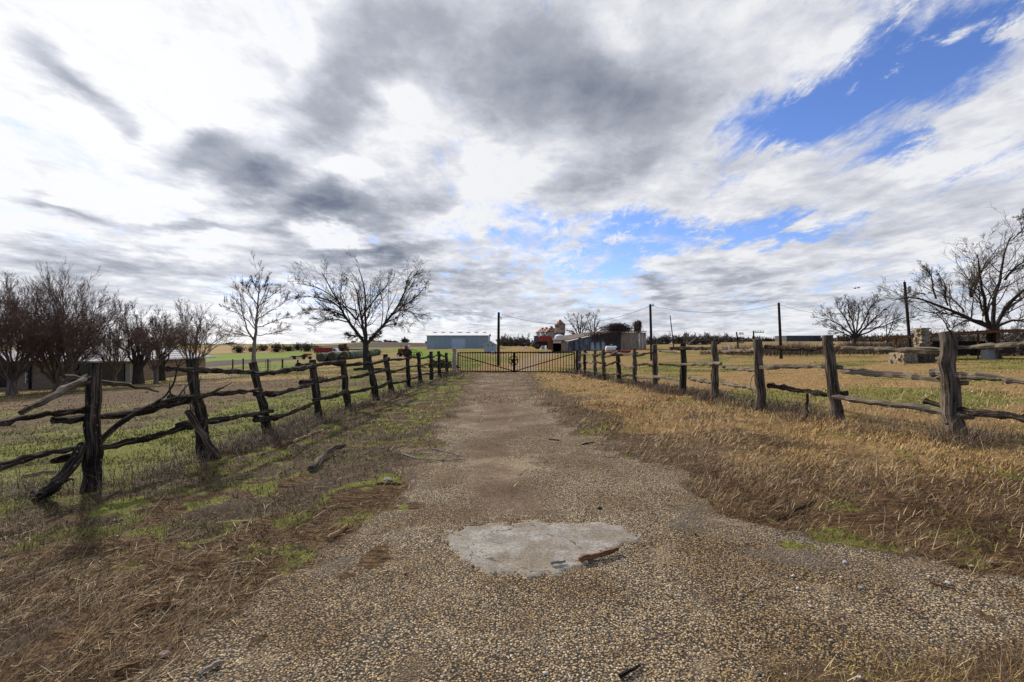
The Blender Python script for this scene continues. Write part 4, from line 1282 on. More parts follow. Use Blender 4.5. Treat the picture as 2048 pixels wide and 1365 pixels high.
rf.prism([(pa[0], pa[1], pa[2] + .14), (pb[0], pb[1], pb[2] + .14), ((2120 - 1990) * s, 0, 60.5 * s + .14), ((2120 - 1990) * s, 6, 59 * s + .1), (pa[0] + 2, 6.4, pa[2] + .1)], (0, 0, .05))
rf.build('roof', M['rust'], t)
for px, y in ((1995, 0), (1852, 3.2), (1931, 3.4), (2085, 0), (2070, 5)):
    MB().tube([((px - 1990) * s, y, -.3), ((px - 1990) * s, y, 57 * s - (.5 if px == 1852 else 0))], .07, 8).build('post', M['rust'], t)
MB().box(((2062 - 1990) * s, .5, 1.3), (.1, 4, .1)).box((3, 5.5, 1.1), (9, .1, 1.2)).build('back_wall', M['dark_steel'], t)
tb = thing('stone_table', 'dark shaded table with pale top standing under the rusty shelter', 'table', pix(1981, 722, 41.5))
MB().box((0, 0, 1.02), (1.15, .9, .09)).build('top', M['silver_wood'], tb)
MB().box((-.2, 0, .45), (.75, .7, .98), taper=.9).build('base', M['stone'], tb)

# far buildings and the water tower
t, s = root(1607, 685, 270, 'far_warehouse', 'low dark grey warehouse with flat roof on the far field edge', 'warehouse')
MB().box((0, 6, 1.7), (68 * s, 12, 3.6)).build('wall', ribbed('dark_grey_siding', (.060, .065, .070), (.085, .09, .095), 1.5), t)
MB().box((0, 6, 3.66), (70 * s, 13, .3)).build('roof', M['silver'], t)
t, s = root(1541, 684.5, 300, 'far_shed', 'low white roofed shed on the horizon between two utility poles', 'shed')
MB().box((0, 3, .8), (34 * s, 6, 1.8)).build('wall', M['stone'], t)
MB().prism([(-19 * s, -.4, 1.7), (19 * s, -.4, 1.9), (19 * s, 3, 2.8), (-19 * s, 3, 2.5)], (0, 0, .2)).build('roof', M['white'], t)
t, s = root(1371, 690, 900, 'water_tower', 'tiny pale water tower rising above the distant tree line', 'water tower')
MB().lathe((0, 0, 0), [(0, 17), (2.6, 17.5), (3.9, 19.5), (4.0, 21), (3.0, 22.6), (0, 23.2)], 18).build('tank', M['silver'], t)
for k in range(4):
    a = k * math.pi / 2 + .4
    MB().tube([(math.cos(a) * 3.6, math.sin(a) * 3.6, -1), (math.cos(a) * 2.6, math.sin(a) * 2.6, 18)], .25, 6).build('leg', M['silver'], t)

# ------------------------------------------------------------------ farm vehicles in the left field
t, s = root(652, 713.5, 125, 'farm_truck', 'old farm truck with high red grain bed and white cab', 'truck')
bed = MB().box(((646 - 652) * s, 1.1, 1.62), (36 * s, 2.2, 10.5 * s), taper=1.02).build('grain_bed', M['red'], t)
rb = MB()
for k in range(9):
    rb.box(((629.5 + k * 4.1 - 652) * s, -.04, 1.62), (.09, .1, 10.3 * s))
rb.build('side_rib', M['red'], bed)
cab = MB().prism([((664.7 - 652) * s, 0.1, .65), ((680 - 652) * s, .1, .65), ((680 - 652) * s, .1, 1.18), ((674 - 652) * s, .1, 1.3), ((671 - 652) * s, .1, 2.1), ((664.7 - 652) * s, .1, 2.15)], (0, 1.9, 0)).build('cab', M['white'], t)
MB().box(((668.3 - 652) * s, .08, 1.72), (.55, .08, .5)).build('side_window', M['glass'], cab)
MB().box(((654 - 652) * s, 1.1, .6), (46 * s, 1.2, .25)).build('chassis', M['dark_steel'], t)
for px, y in ((635, .15), (635, 2.0), (641, .15), (641, 2.0), (675, .2), (675, 1.9)):
    wheel(t, (px - 652) * s, y, .45, .48, .3)
t, s = root(684, 706, 150, 'rusty_combine', 'rusty brown combine seen behind the white truck cab', 'combine')
MB().box((-.2, 1, 2.0), (1.9, 2, 1.3), taper=.85).box((-1.0, 1, 2.2), (.9, 1.4, .5), ry=-.5).build('body', M['rust'], t)
MB().tube([(-1.2, .5, 1.7), (-.4, .5, 2.9)], .12, 6).build('unloading_spout', M['white'], t)
MB().box((.6, 1, 2.3), (.7, 1.4, 1.0)).build('cab', M['dark_steel'], t)
for x in (-.6, .9):
    wheel(t, x, .1, .9, .85, .4)
t, s = root(707, 704.5, 140, 'hay_wagon', 'long flat rusty hay wagon standing behind the green bales', 'wagon')
MB().box((0, 1, .75), (33 * s, 2.2, .35)).box((-15 * s, 1, 1.15), (.2, 2.2, .7)).build('bed', M['rust'], t)
for px in (-1.6, 1.5):
    wheel(t, px, 0, .38, .4, .2)
t, s = root(604, 719.5, 92, 'hay_rake', 'dark hay implement with faded red hood in front of the far shrubs', 'farm implement')
MB().box((-.7, .5, .55), (3.2, .16, .14)).box((-1.8, .4, .6), (.3, .9, .25)).box((.2, .6, .7), (.8, 1.0, .35)).tube([(-2.6, .4, .45), (-.2, .5, .7)], .07, 6).build('frame', M['dark_steel'], t)
MB().box((.75, .7, .95), (1.5, 1.2, .4), taper=.75).build('hood', M['red'], t)
for x in (-1.5, .3, 1.5):
    wheel(t, x, .1, .32, .34, .2)
t, s = root(808, 714, 75, 'red_tractor', 'old rusty red tractor with a white round reflector', 'tractor')
MB().box((-.45, .7, .95), (1.25, .55, .6), taper=.9).box((.25, .7, 1.3), (.5, .9, .85), taper=.85).build('body', worn('rust_red', (.15, .045, .03), (.22, .07, .04), 5, .8, stain=(.06, .03, .02)), t)
MB().tube([(-.6, .7, 1.2), (-.6, .7, 1.9)], .04, 6).build('exhaust', M['dark_steel'], t)
MB().lathe((.72, .3, 1.62), [(0, -.04), (.2, -.04), (.22, 0), (.2, .04), (0, .04)], 16, 'Y').build('reflector', M['white'], t)
MB().tube([(.72, .36, .8), (.72, .36, 1.45)], .025, 6).build('reflector_stem', M['dark_steel'], t)
for x, y, r in ((.35, .15, .62), (.35, 1.25, .62), (-.85, .3, .36), (-.85, 1.1, .36)):
    wheel(t, x, y, r - .03, r, .28)
t, s = root(828, 715, 74, 'disc_harrow', 'dark disc harrow lying in green weeds beside the rusty tractor', 'farm implement')
hm = MB()
for k in range(9):
    hm.lathe((-.9 + k * .22, .3 + k * .05, .32), [(0, -.01), (.3, .02), (.31, .03), (0, .02)], 12, 'X')
hm.build('discs', M['dark_steel'], t)
MB().tube([(-1, .3, .75), (1, .75, .8)], .06, 6).tube([(-.4, .3, .75), (-.6, .3, 1.2), (.4, .5, 1.0)], .05, 6).tube([(1, .7, .8), (1.2, .7, .3)], .05, 6).build('frame', M['dark_steel'], t)
t, s = root(795, 717, 73, 'white_bucket', 'dirty white bucket standing on the ground beside the rusty tractor', 'bucket')
MB().lathe((0, 0, 0), [(0, .01), (.17, .01), (.21, .5), (.19, .5), (.15, .05)], 16).build('body', M['white'], t)
MB().tube([(-.2, 0, .48), (-.14, -.04, .62), (.14, -.04, .62), (.2, 0, .48)], .012, 5).build('handle', M['wire'], t)

# the hay bales
hay_m, N_, b_ = material('hay_end', .95, .05)
p_ = N_.tc()
rd = N_.v('LENGTH', N_.v('MULTIPLY', p_, (1, 0, 1)))
sw_ = N_.noise(N_.xyz(N_.m('MULTIPLY', rd, 18), 0.0, 0.0), 1.0, 4, .7)
N_.put(b_.inputs['Base Color'], N_.mix(sw_, (.045, .034, .02), (.17, .13, .07)))
net_m = worn('green_net_wrap', (.075, .095, .060), (.135, .155, .10), 3, .7, .2, stain=(.16, .14, .09), stain_at=(.56, .7), stretch=(1, 7, 1))


def bale(label, group):
    o = thing('hay_bale', label, 'hay bale', (0, 0, 0), 0, group)
    r = .76
    MB().lathe((0, 0, r - .06), [(r * .84, -.67), (r * .95, -.62), (r, -.48), (r, .48), (r * .95, .62), (r * .84, .67)], 28, 'Y').build('net_wrap', net_m, o, True)
    e = MB()
    for sg in (-1, 1):
        e.lathe((0, 0, r - .06), [(0, sg * .665), (r * .5, sg * .68), (r * .845, sg * .665)], 28, 'Y')
    e.build('hay_end', hay_m, o)
    return o


proto = bale('round hay bale in green net wrap at the outer corner of the bales', 'round hay bales behind the bare tree')
placed = 0
R0, R1 = at(691, 720), at(760, 709.0)
row_dir = (R1 - R0)[:2] / np.linalg.norm((R1 - R0)[:2])
nrm = np.array([-row_dir[1], row_dir[0]])
L_ = float(np.linalg.norm((R1 - R0)[:2]))
nb = int(L_ / 1.85)
ang_b = -math.atan2(row_dir[0], row_dir[1])
for rw in range(3):
    for k in range(nb if rw == 0 else nb - 4):
        q = R0[:2] + row_dir * (k * 1.85 - rw * .9) + nrm * rw * 1.75
        if placed == 0:
            o = proto
        else:
            o = copy_tree(proto)
        o.location = (q[0], q[1], gz(q[0], q[1]))
        o.rotation_euler = (0, 0, ang_b + G0.normal(0, .10))
        kk = G0.uniform(.92, 1.06)
        o.scale = (kk, 1, kk)
        o.location.x += G0.normal(0, .10)
        o['label'] = {0: 'round bale in green net wrap in the row closest to the bare tree', 1: 'round bale in green net wrap in the middle one of three rows', 2: 'round bale in green net wrap in the row closest to the red truck'}[rw]
        if k == 0:
            o['label'] = {0: 'green wrapped round bale at the near end of its row, closest to the bare tree', 1: 'green wrapped round bale at the near end, between two other bales', 2: 'green wrapped round bale at the near corner closest to the red truck'}[rw]
        placed += 1

# ------------------------------------------------------------------ poles and wires
PT = {}


def pole(key, name, label, px, by, ty, Z, r, lean=0.0, group=None):
    z0 = gz((px + lean - HX) / FPX * Z, Z)
    top = pix(px, ty, Z)
    base = np.array([(px + lean - HX) / FPX * Z, Z, z0])
    t = thing(name, label, 'utility pole', base, 0, group)
    MB().tube([(0, 0, -.5), (top - base) * .5, top - base], [r * 1.15, r, r * .85], 12).build('shaft', M['pole'], t)
    PT[key] = (t, top, base)
    return t, top - base


t, tp = pole('a', 'utility_pole', 'plain dark utility pole standing behind the iron gate', 997.5, 732, 625, 60, .17, -1)
MB().tube([tp + (.1, 0, -.35), tp + (.32, 0, -.9)], .025, 6).tube([tp + (.1, 0, -.15), tp + (.5, 0, -.3), tp + (.25, 0, -1.05)], .018, 6).build('service_cable', M['wire'], t)
t, tp = pole('b', 'utility_pole', 'dark utility pole with a small yard lamp beside the barn end', 1300.5, 722, 609, 62, .165, 3)
la = MB().tube([tp + (0, 0, -.25), tp + (.28, -.1, -.02)], .03, 6).build('lamp_arm', M['silver'], t)
MB().lathe(tuple(tp + (.34, -.1, -.12)), [(.02, .26), (.07, .2), (.09, .05), (.16, -.06), (.15, -.1), (0, -.12)], 14).build('yard_lamp', M['silver'], la)
t, tp = pole('c', 'utility_pole', 'bare dark utility pole standing alone behind the middle of the grey fence', 1557.5, 718, 606, 62, .165, 5)
t, tp = pole('d', 'utility_pole', 'leaning utility pole with transformer can close to the great bare tree', 1809, 712, 564, 66, .18, 13)
MB().lathe(tuple(tp + (.62, 0, -1.55)), [(0, 0), (.2, 0), (.23, .08), (.23, .85), (.2, .93), (0, .95)], 16).build('transformer', M['silver'], t)
MB().tube([tp + (0, 0, -.1), tp + (0, 0, .25)], .03, 6).tube([tp + (-.05, 0, -.6), tp + (-.32, 0, -.5), tp + (-.4, 0, -.95), tp + (-.15, 0, -1.1)], .03, 6).tube([tp + (.1, 0, -.7), tp + (.55, 0, -.5)], .02, 6).build('bracket', M['wire'], t)
t, tp = pole('e', 'leaning_pole', 'thin bare pole leaning over beyond the barn', 1340, 692, 631, 120, .12, 8)


def cable(name, label, a, b, sag, r=.018):
    u = np.linspace(0, 1, 25)[:, None]
    p = a * (1 - u) + b * u - np.array([0, 0, 1.0]) * sag * 4 * u * (1 - u)
    o = MB().tube(p - a, r, 5).build(name, M['wire'])
    o.location = tuple(a)
    return tag(o, label, 'power line')


ta, tb_, tc_, td = (PT[k][1] for k in 'abcd')
cable('power_line', 'sagging power line between the pole behind the gate and the barn pole', ta + (.35, 0, -.25), tb_ - (0, 0, .2), 1.75)
cable('power_line', 'sagging power line between the yard lamp pole and the middle pole', tb_ - (0, 0, .2), tc_ - (0, 0, .2), .95)
cable('power_line', 'power line between the middle pole and the transformer pole', tc_ - (0, 0, .2), td - (0, 0, 1.7), 1.9)
cable('power_line', 'thin double service wire dropping from the transformer can', td - (0, 0, 2.1), pix(1700, 636, 75), .3, .012)
far_ = pix(1150, 625, 190)
cable('power_line', 'very thin high wire crossing the clouds from the transformer pole top', td + (0, 0, .2), far_, 1.2, .008)
bm_ = worn('black_feathers', (.01, .01, .01), (.02, .02, .022), 30)
for k, (px, lab) in enumerate(((1710, 'tiny black bird in the sky, outer one of a pair'), (1717, 'tiny black bird in the sky, closer to the transformer pole'))):
    p = pix(px, 577 - k, 70)
    b = MB()
    b.lathe((0, 0, 0), [(0, -.2), (.05, -.14), (.085, 0), (.06, .1), (.05, .14), (.055, .18), (.02, .23), (0, .26)], 10, 'X')
    b.prism([(-.16, -.02, .02), (-.34, -.05, .0), (-.34, .05, .0), (-.16, .02, .02)], (0, 0, .012))
    b.prism([(.05, .05, .03), (-.06, .30, .10), (-.12, .28, .10), (-.1, .05, .03)], (0, 0, .012))
    b.prism([(.05, -.05, .03), (-.06, -.30, .10), (-.12, -.28, .10), (-.1, -.05, .03)], (0, 0, .012))
    o = b.build('bird', bm_)
    o.location = tuple(p)
    tag(o, lab, 'bird', 'pair of birds')


def crossarm(label, px, ty, Z, arms, lean):
    t, tp = pole('x%d' % px, 'crossarm_pole', label, px, 700, ty, Z, .13, lean)
    for (dz, x0, x1) in arms:
        o = MB().box(((x0 + x1) / 2, -.12, tp[2] + dz), (x1 - x0, .11, .13)).build('crossarm', M['pole'], t)
        im = MB()
        for x in np.linspace(x0 + .12, x1 - .12, 4):
            im.lathe((x, -.12, tp[2] + dz + .06), [(.03, 0), (.03, .1), (.07, .12), (.06, .22), (0, .24)], 8)
        im.build('insulators', M['dark_steel'], o)


crossarm('old dark pole with short crossarms leaning over in the weeds', 1473, 664.5, 82, [(-.35, -.1, .75), (-1.1, -.75, .85), (-1.85, -.4, .8)], 5)
crossarm('old dark pole with long upper crossarm and hooks behind the grey fence', 1507, 662, 80, [(-.25, .05, 1.6), (-1.15, -.4, 1.0)], 1)
stick('leaning_plank', 'old plank leaning out of the brush near the leaning pole', 'plank', [pix(1376, 689, 100), pix(1392, 676, 100)], .13, 'silver_wood', 5, .05, 0, 6, seed=31, taper=0)
t, s = root(1351, 704, 84, 'rusty_implement', 'low dark rusty farm implement behind the grey fence beyond the barn', 'farm implement')
MB().box((0, .4, .6), (1.9, .9, .5)).tube([(-.8, .4, .6), (1.1, .4, .85)], .08, 6).build('body', M['rust'], t)
for x in (-.7, .6):
    wheel(t, x, 0, .3, .3, .15)
for k, (a, b, lab) in enumerate((((1447, 694), (1462, 703), 'bent pale blue metal sheet lying in the brush beside a crossarm pole'), ((1452, 692), (1468, 701), 'bent metal sheet leaning on another sheet in the brush'))):
    p, q = pix(*a, 84 + k), pix(*b, 83 + k)
    o = MB().prism([(0, 0, 0), q - p, q - p + (.5, .9, .05), (.5, .9, .08)], (.02, 0, .03)).build('metal_sheet', M['silver'])
    o.location = tuple(p)
    tag(o, lab, 'metal sheet')


# ------------------------------------------------------------------ wire fences in the fields
def wire_fence(label, pts, h, r, gap, wires=4, mat='pole'):
    P = [np.array([*p[:2], gz(p[0], p[1])]) for p in pts]
    t = thing('wire_fence', label, 'wire fence', P[0])
    tops = []
    for a, b in zip(P[:-1], P[1:]):
        n = max(1, int(round(np.linalg.norm((b - a)[:2]) / gap)))
        for k in range(n + (b is P[-1])):
            q = a + (b - a) * k / n
            q[2] = gz(q[0], q[1])
            tops.append(q - P[0])
            MB().tube([q - P[0] - (0, 0, .2), q - P[0] + (G0.normal(0, .03), 0, h * G0.uniform(.9, 1.1))], r, 7).build('post', M[mat], t)
    for w in range(wires):
        z = h * (.25 + .7 * w / max(1, wires - 1))
        mb = MB()
        for a, b in zip(tops[:-1], tops[1:]):
            mb.tube([a + (0, 0, z), (a + b) / 2 + (0, 0, z - .03), b + (0, 0, z)], .006, 4, cap=False)
        mb.build('wire', M['wire'], t)
    return t


wire_fence('low wire fence on dark posts across the lawn behind the leaning fence post', [at(465, 741), at(596, 744)], 1.15, .07, 3.3)
t = thing('wire_gate', 'small wire mesh gate in the low field fence', 'gate', at(531, 743))
MB().tube([(0, 0, 0), (0, 0, 1.0), (.45, 0, 1.0), (.45, 0, 0), (0, 0, .02)], .025, 6).build('frame', M['iron'], t)
mb = MB()
for k in range(1, 6):
    mb.tube([(0, 0, k * .17), (.45, 0, k * .17)], .006, 4)
mb.build('wire_mesh', M['wire'], t)
wire_fence('long wire fence on thin dark posts along the brush beyond the grey fence', [at(1430, 710), at(1700, 712), at(1800, 713)], 1.25, .045, 3.0)

# the pile of cut branches behind the gate
bp_ = at(878, 736)
mb = MB()
for k in range(90):
    a = G0.uniform(0, math.pi)
    L = G0.uniform(.6, 1.5)
    c = bp_ * 0 + np.array([G0.normal(0, .75), G0.normal(0, .45), abs(G0.normal(0, .38)) * 1.1 + .1])
    c[2] *= max(.2, 1 - abs(c[0]) / 2.2)
    dv = np.array([math.cos(a), math.sin(a) * .5, G0.normal(0, .35)]) * L / 2
    mb.tube(knot_path([c - dv, c + (0, 0, .06), c + dv], 5, .04, G0), np.linspace(.055, .02, 5) * G0.uniform(.6, 1.2), 5, .1, rng=G0)
o = mb.build('brush_pile', M['bark'])
o.location = tuple(bp_)
tag(o, 'tangled pile of cut dark branches behind the fence end next to the gate', 'brush pile')
lg = at(738, 742)
stick('fallen_log', 'long grey log lying on the grass at the foot of the spreading bare tree', 'log', [lg + (-1.35, 0, .12), lg + (-.3, .1, .16), lg + (1.3, .2, .12)], .12, 'rail_dark', 9, .1, 2, 10, seed=33, taper=.3)

# ------------------------------------------------------------------ trees
def resample(P, n):
    P = np.asarray(P, float)
    s = np.concatenate([[0], np.cumsum(np.linalg.norm(np.diff(P, axis=0), axis=1))])
    q = np.linspace(0, s[-1], n)
    o = np.stack([np.interp(q, s, P[:, k]) for k in range(3)], 1)
    for _ in range(2):
        o[1:-1] = (o[:-2] + 2 * o[1:-1] + o[2:]) / 4
    return o


def tubes(P, Rr, k):
    """many tubes at once: P (N, n, 3), Rr (N, n)"""
    N_, n = Rr.shape
    tan = np.gradient(P, axis=1)
    tan /= np.linalg.norm(tan, axis=2, keepdims=True) + 1e-9
    ref = np.where(np.abs(tan[:, :1, 2:3]) < .8, np.array([0, 0, 1.0]), np.array([.6, .8, 0.0]))
    u = np.cross(tan, np.broadcast_to(ref, tan.shape))
    u /= np.linalg.norm(u, axis=2, keepdims=True) + 1e-9
    w = np.cross(u, tan)
    th = np.arange(k) * 2 * math.pi / k
    ring = P[:, :, None] + Rr[:, :, None, None] * (np.cos(th)[None, None, :, None] * u[:, :, None] + np.sin(th)[None, None, :, None] * w[:, :, None])
    ln = np.concatenate([np.zeros((N_, 1)), np.cumsum(np.linalg.norm(np.diff(P, axis=1), axis=2), 1)], 1)
    rest = np.stack([np.cos(th)[None, None, :] * Rr[:, :, None], np.sin(th)[None, None, :] * Rr[:, :, None], np.broadcast_to(ln[:, :, None], (N_, n, k)) + (np.arange(N_) * .7)[:, None, None]], -1)
    base = (np.arange(N_) * n * k)[:, None, None]
    i = (np.arange(n - 1) * k)[None, :, None]
    j = np.arange(k)[None, None, :]
    j2 = (j + 1) % k
    q = np.stack([base + i + j, base + i + j2, base + i + k + j2, base + i + k + j], -1).reshape(-1, 4)
    return ring.reshape(-1, 3), q, rest.reshape(-1, 3)


def tube_mesh(name, sets, mat, parent, pos=None):
    V_, Q_, T_, k0 = [], [], [], 0
    for P, Rr, k in sets:
        v, q, r = tubes(P, Rr, k)
        V_.append(v)
        Q_.append(q + k0)
        T_.append(r)
        k0 += len(v)
    return mesh_np(name, np.vstack(V_) - (0 if pos is None else pos), np.vstack(Q_), None, mat, parent, {'rest': np.vstack(T_)}, True)


def spawn(P, Rr, m, L, spread, trop, n2, ratio, rmin, rng, t0=.25, t1=1.0, wob=.13):
    """m side shoots from each limb of P"""
    N_, n, _ = P.shape
    t = np.sort(t0 + (t1 - t0) * rng.random((N_, m)), 1) * (n - 1)
    i = np.minimum(t.astype(int), n - 2)
    f = (t - i)[..., None]
    a = np.arange(N_)[:, None]
    p = P[a, i] * (1 - f) + P[a, i + 1] * f
    tn = P[a, i + 1] - P[a, i]
    tn /= np.linalg.norm(tn, axis=2, keepdims=True) + 1e-9
    r0 = np.maximum((Rr[a, i] * (1 - f[..., 0]) + Rr[a, i + 1] * f[..., 0]) * ratio, rmin)
    x = rng.normal(0, 1, tn.shape)
    x -= (x * tn).sum(2, keepdims=True) * tn
    x /= np.linalg.norm(x, axis=2, keepdims=True) + 1e-9
    d = tn + x * spread * rng.uniform(.6, 1.3, (N_, m, 1))
    LL = np.broadcast_to(np.asarray(L, float).reshape(-1, 1), (N_, m)) * rng.uniform(.5, 1.25, (N_, m)) * (1.1 - .5 * t / (n - 1))
    p, d, LL, r0 = p.reshape(-1, 3), d.reshape(-1, 3), LL.ravel(), r0.ravel()
    out = np.empty((len(p), n2, 3))
    out[:, 0] = p
    for k in range(1, n2):
        d = d / (np.linalg.norm(d, axis=1, keepdims=True) + 1e-9)
        d = d + rng.normal(0, wob, d.shape) + np.array([0, 0, trop])
        dn = d / (np.linalg.norm(d, axis=1, keepdims=True) + 1e-9)
        out[:, k] = out[:, k - 1] + dn * (LL / (n2 - 1))[:, None]
    R2 = np.maximum(r0[:, None] * np.linspace(1, .35, n2), rmin * np.linspace(1, .6, n2))
    return out, R2


def lens(P):
    return np.linalg.norm(np.diff(P, axis=1), axis=2).sum(1)


def clumps(name, pts, size, n, mat, parent, rng, flat=1.0):
    """tufts of small leaf-like faces round the given points"""
    c = np.repeat(np.asarray(pts, float), n, 0) + rng.normal(0, 1, (len(pts) * n, 3)) * np.asarray(size) * (1, 1, flat)
    s = np.mean(size) * rng.uniform(.35, .8, (len(c), 1, 1))
    v = (c[:, None] + rng.normal(0, 1, (len(c), 3, 3)) * s).reshape(-1, 3)
    return mesh_np(name, v, None, np.arange(len(v)).reshape(-1, 3), mat, parent, {'rest': v})


def finish_tree(t, sets_trunk, sets_crown, bark, twig):
    pos = np.array(t.location)
    tube_mesh('trunk', sets_trunk, M[bark], t, pos)
    return tube_mesh('crown', sets_crown, M[twig], t, pos)


def limb_tree(name, label, base_px, Z, limbs, seed, rmin, subs, bark='bark', twig='twig', depth=2.0, group=None, trunk_k=12):
    """a tree whose main limbs are drawn from the photograph; each drifts its own way in depth"""
    rng = np.random.default_rng(seed)
    bx, by = base_px
    z0 = gz((bx - HX) / FPX * Z, Z)
    s = Z / FPX
    base = np.array([(bx - HX) * s, Z, z0])
    t = thing(name, label, 'tree', base, 0, group)
    Ps, Rs = [], []
    for (pts, r0, r1, dz0) in limbs:
        drift = (dz0 + rng.uniform(-1, 1) * depth) * (1 if Ps else 0)
        n = 12
        P = resample([pix(px, py, Z) for px, py in pts], n)
        u = np.linspace(0, 1, n)
        P[:, 1] += dz0 * 0 + drift * u ** 1.3
        P[1:-1] += rng.normal(0, .5 * s, (n - 2, 3)) * (1.3 if Ps else .4)
        Ps.append(P)
        Rs.append(np.linspace(r0, r1, n) * s)
    P0 = Ps[0]
    P0[0, 2] = z0 - .2
    Rs[0] = Rs[0] * (1 + .55 * np.exp(-np.linspace(0, 1, 12) * 7))
    main, mainR = np.stack(Ps[1:]), np.stack(Rs[1:])
    sets = [(main, mainR, 8)]
    P, Rr = main, mainR
    crown = []
    for (m, lf, spread, trop, n2, ratio, t0) in subs:
        L = np.clip(lens(P) * lf, .25, None)
        P, Rr = spawn(P, Rr, m, L, spread, trop, n2, ratio, rmin, rng, t0)
        crown.append((P, Rr, 4 if len(crown) == 0 else 3))
    tube_mesh('trunk', [(P0[None], Rs[0][None], trunk_k), (main, mainR, 8)], M[bark], t, base)
    tube_mesh('crown', crown, M[twig], t, base)
    return t, main, crown, base, rng


t, main, crown, base, rng = limb_tree('pecan_tree', 'broad spreading bare tree standing alone behind the dark fence near the bales', (735, 740), 47, [
    ([(734, 741), (731, 712), (732, 686)], 6.2, 5.4, 0),
    ([(732, 690), (715, 667), (695, 642), (685, 620), (670, 592), (655, 565), (645, 546)], 3.6, .5, 1),
    ([(687, 624), (668, 604), (648, 597), (630, 597), (612, 594)], 1.7, .4, -1),
    ([(712, 640), (690, 612), (660, 587), (630, 573), (604, 570)], 1.9, .4, -2),
    ([(732, 688), (722, 645), (712, 622), (705, 587), (693, 566), (685, 555)], 3.2, .5, 2),
    ([(732, 686), (734, 640), (736, 612), (740, 584), (737, 560), (732, 545)], 3.0, .5, -1),
    ([(733, 688), (755, 667), (775, 637), (800, 602), (808, 580), (806, 558), (820, 538)], 3.4, .5, 1),
    ([(778, 634), (805, 612), (828, 592), (848, 568)], 1.7, .4, 2),
    ([(782, 628), (812, 620), (836, 628), (852, 645)], 1.5, .4, -2),
    ([(800, 602), (818, 572), (842, 547)], 1.5, .4, -1),
    ([(697, 645), (672, 638), (648, 640), (628, 652)], 1.4, .35, 2),
    ([(730, 676), (712, 672), (695, 671)], 1.6, 1.2, 0), ([(738, 678), (755, 672), (770, 667)], 1.6, 1.2, 0),
    ([(722, 640), (735, 612), (752, 588), (770, 560), (765, 545)], 1.7, .4, 2), ([(712, 622), (690, 612), (678, 590), (690, 560)], 1.5, .4, -1.5),
    ([(690, 632), (665, 622), (640, 618), (618, 625)], 1.3, .4, 1), ([(757, 660), (775, 650), (800, 648), (815, 655)], 1.1, .35, 1)],
    11, .010, [(13, .50, .8, .05, 7, .45, .15), (8, .50, .75, .01, 5, .5, .12), (4, .55, .8, -.03, 4, .7, .15)], depth=2.6)
mis = np.concatenate([crown[0][0][rng.integers(0, len(crown[0][0]), 26), 2]]) - base
clumps('mistletoe', mis, (.14, .14, .12), 22, worn('mistletoe_leaf', (.02, .026, .012), (.045, .055, .022), 6, bump=0), t, rng)

limb_tree('oak_tree', 'great gnarled bare tree with massive trunk spreading over the rusty shelter', (1986, 722), 46, [
    ([(1986, 724), (1985, 690), (1986, 655)], 11, 9.5, 0),
    ([(1980, 655), (1947, 641), (1927, 625), (1895, 612), (1870, 598), (1845, 588), (1818, 598)], 4.2, .7, 1),
    ([(1872, 598), (1868, 575), (1872, 555), (1860, 530)], 1.8, .5, 1), ([(1850, 590), (1835, 585), (1812, 601), (1795, 606)], 1.2, .4, -1),
    ([(1981, 654), (1965, 630), (1952, 612), (1940, 591), (1915, 584), (1902, 566), (1888, 548), (1861, 528)], 3.8, .6, -2),
    ([(1942, 594), (1961, 568), (1979, 548), (1995, 514), (1998, 495)], 2.6, .5, 2), ([(1940, 592), (1932, 560), (1925, 535), (1920, 505)], 1.8, .4, -2),
    ([(1986, 655), (1988, 600), (2006, 560), (2015, 516), (2027, 496), (2027, 471), (2047, 466)], 3.8, .7, 2),
    ([(2010, 560), (2030, 535), (2055, 522), (2090, 500)], 2.2, .5, -2), ([(2027, 478), (2040, 462), (2042, 448), (2034, 438)], 1.2, .5, 0),
    ([(1990, 655), (2002, 634), (2024, 618), (2050, 611), (2100, 592), (2150, 570)], 3.8, .7, 1),
    ([(2002, 634), (2015, 590), (2045, 557), (2090, 540), (2130, 500)], 3.4, .6, -3), ([(1992, 655), (2030, 640), (2080, 640), (2140, 630)], 3.0, .6, 2),
    ([(1976, 650), (1960, 640), (1930, 640), (1905, 650), (1890, 665)], 2.0, .4, -2), ([(1966, 632), (1975, 600), (1970, 575), (1985, 550)], 2.0, .5, 3),
    ([(1896, 612), (1890, 590), (1896, 570), (1885, 545)], 1.6, .4, -2), ([(1928, 625), (1930, 600), (1918, 575), (1928, 548)], 1.8, .4, 2)],
    12, .011, [(14, .46, .8, .07, 7, .42, .12), (8, .50, .8, .04, 5, .5, .12), (4, .55, .8, .02, 4, .7, .15)], depth=3.0, trunk_k=16)

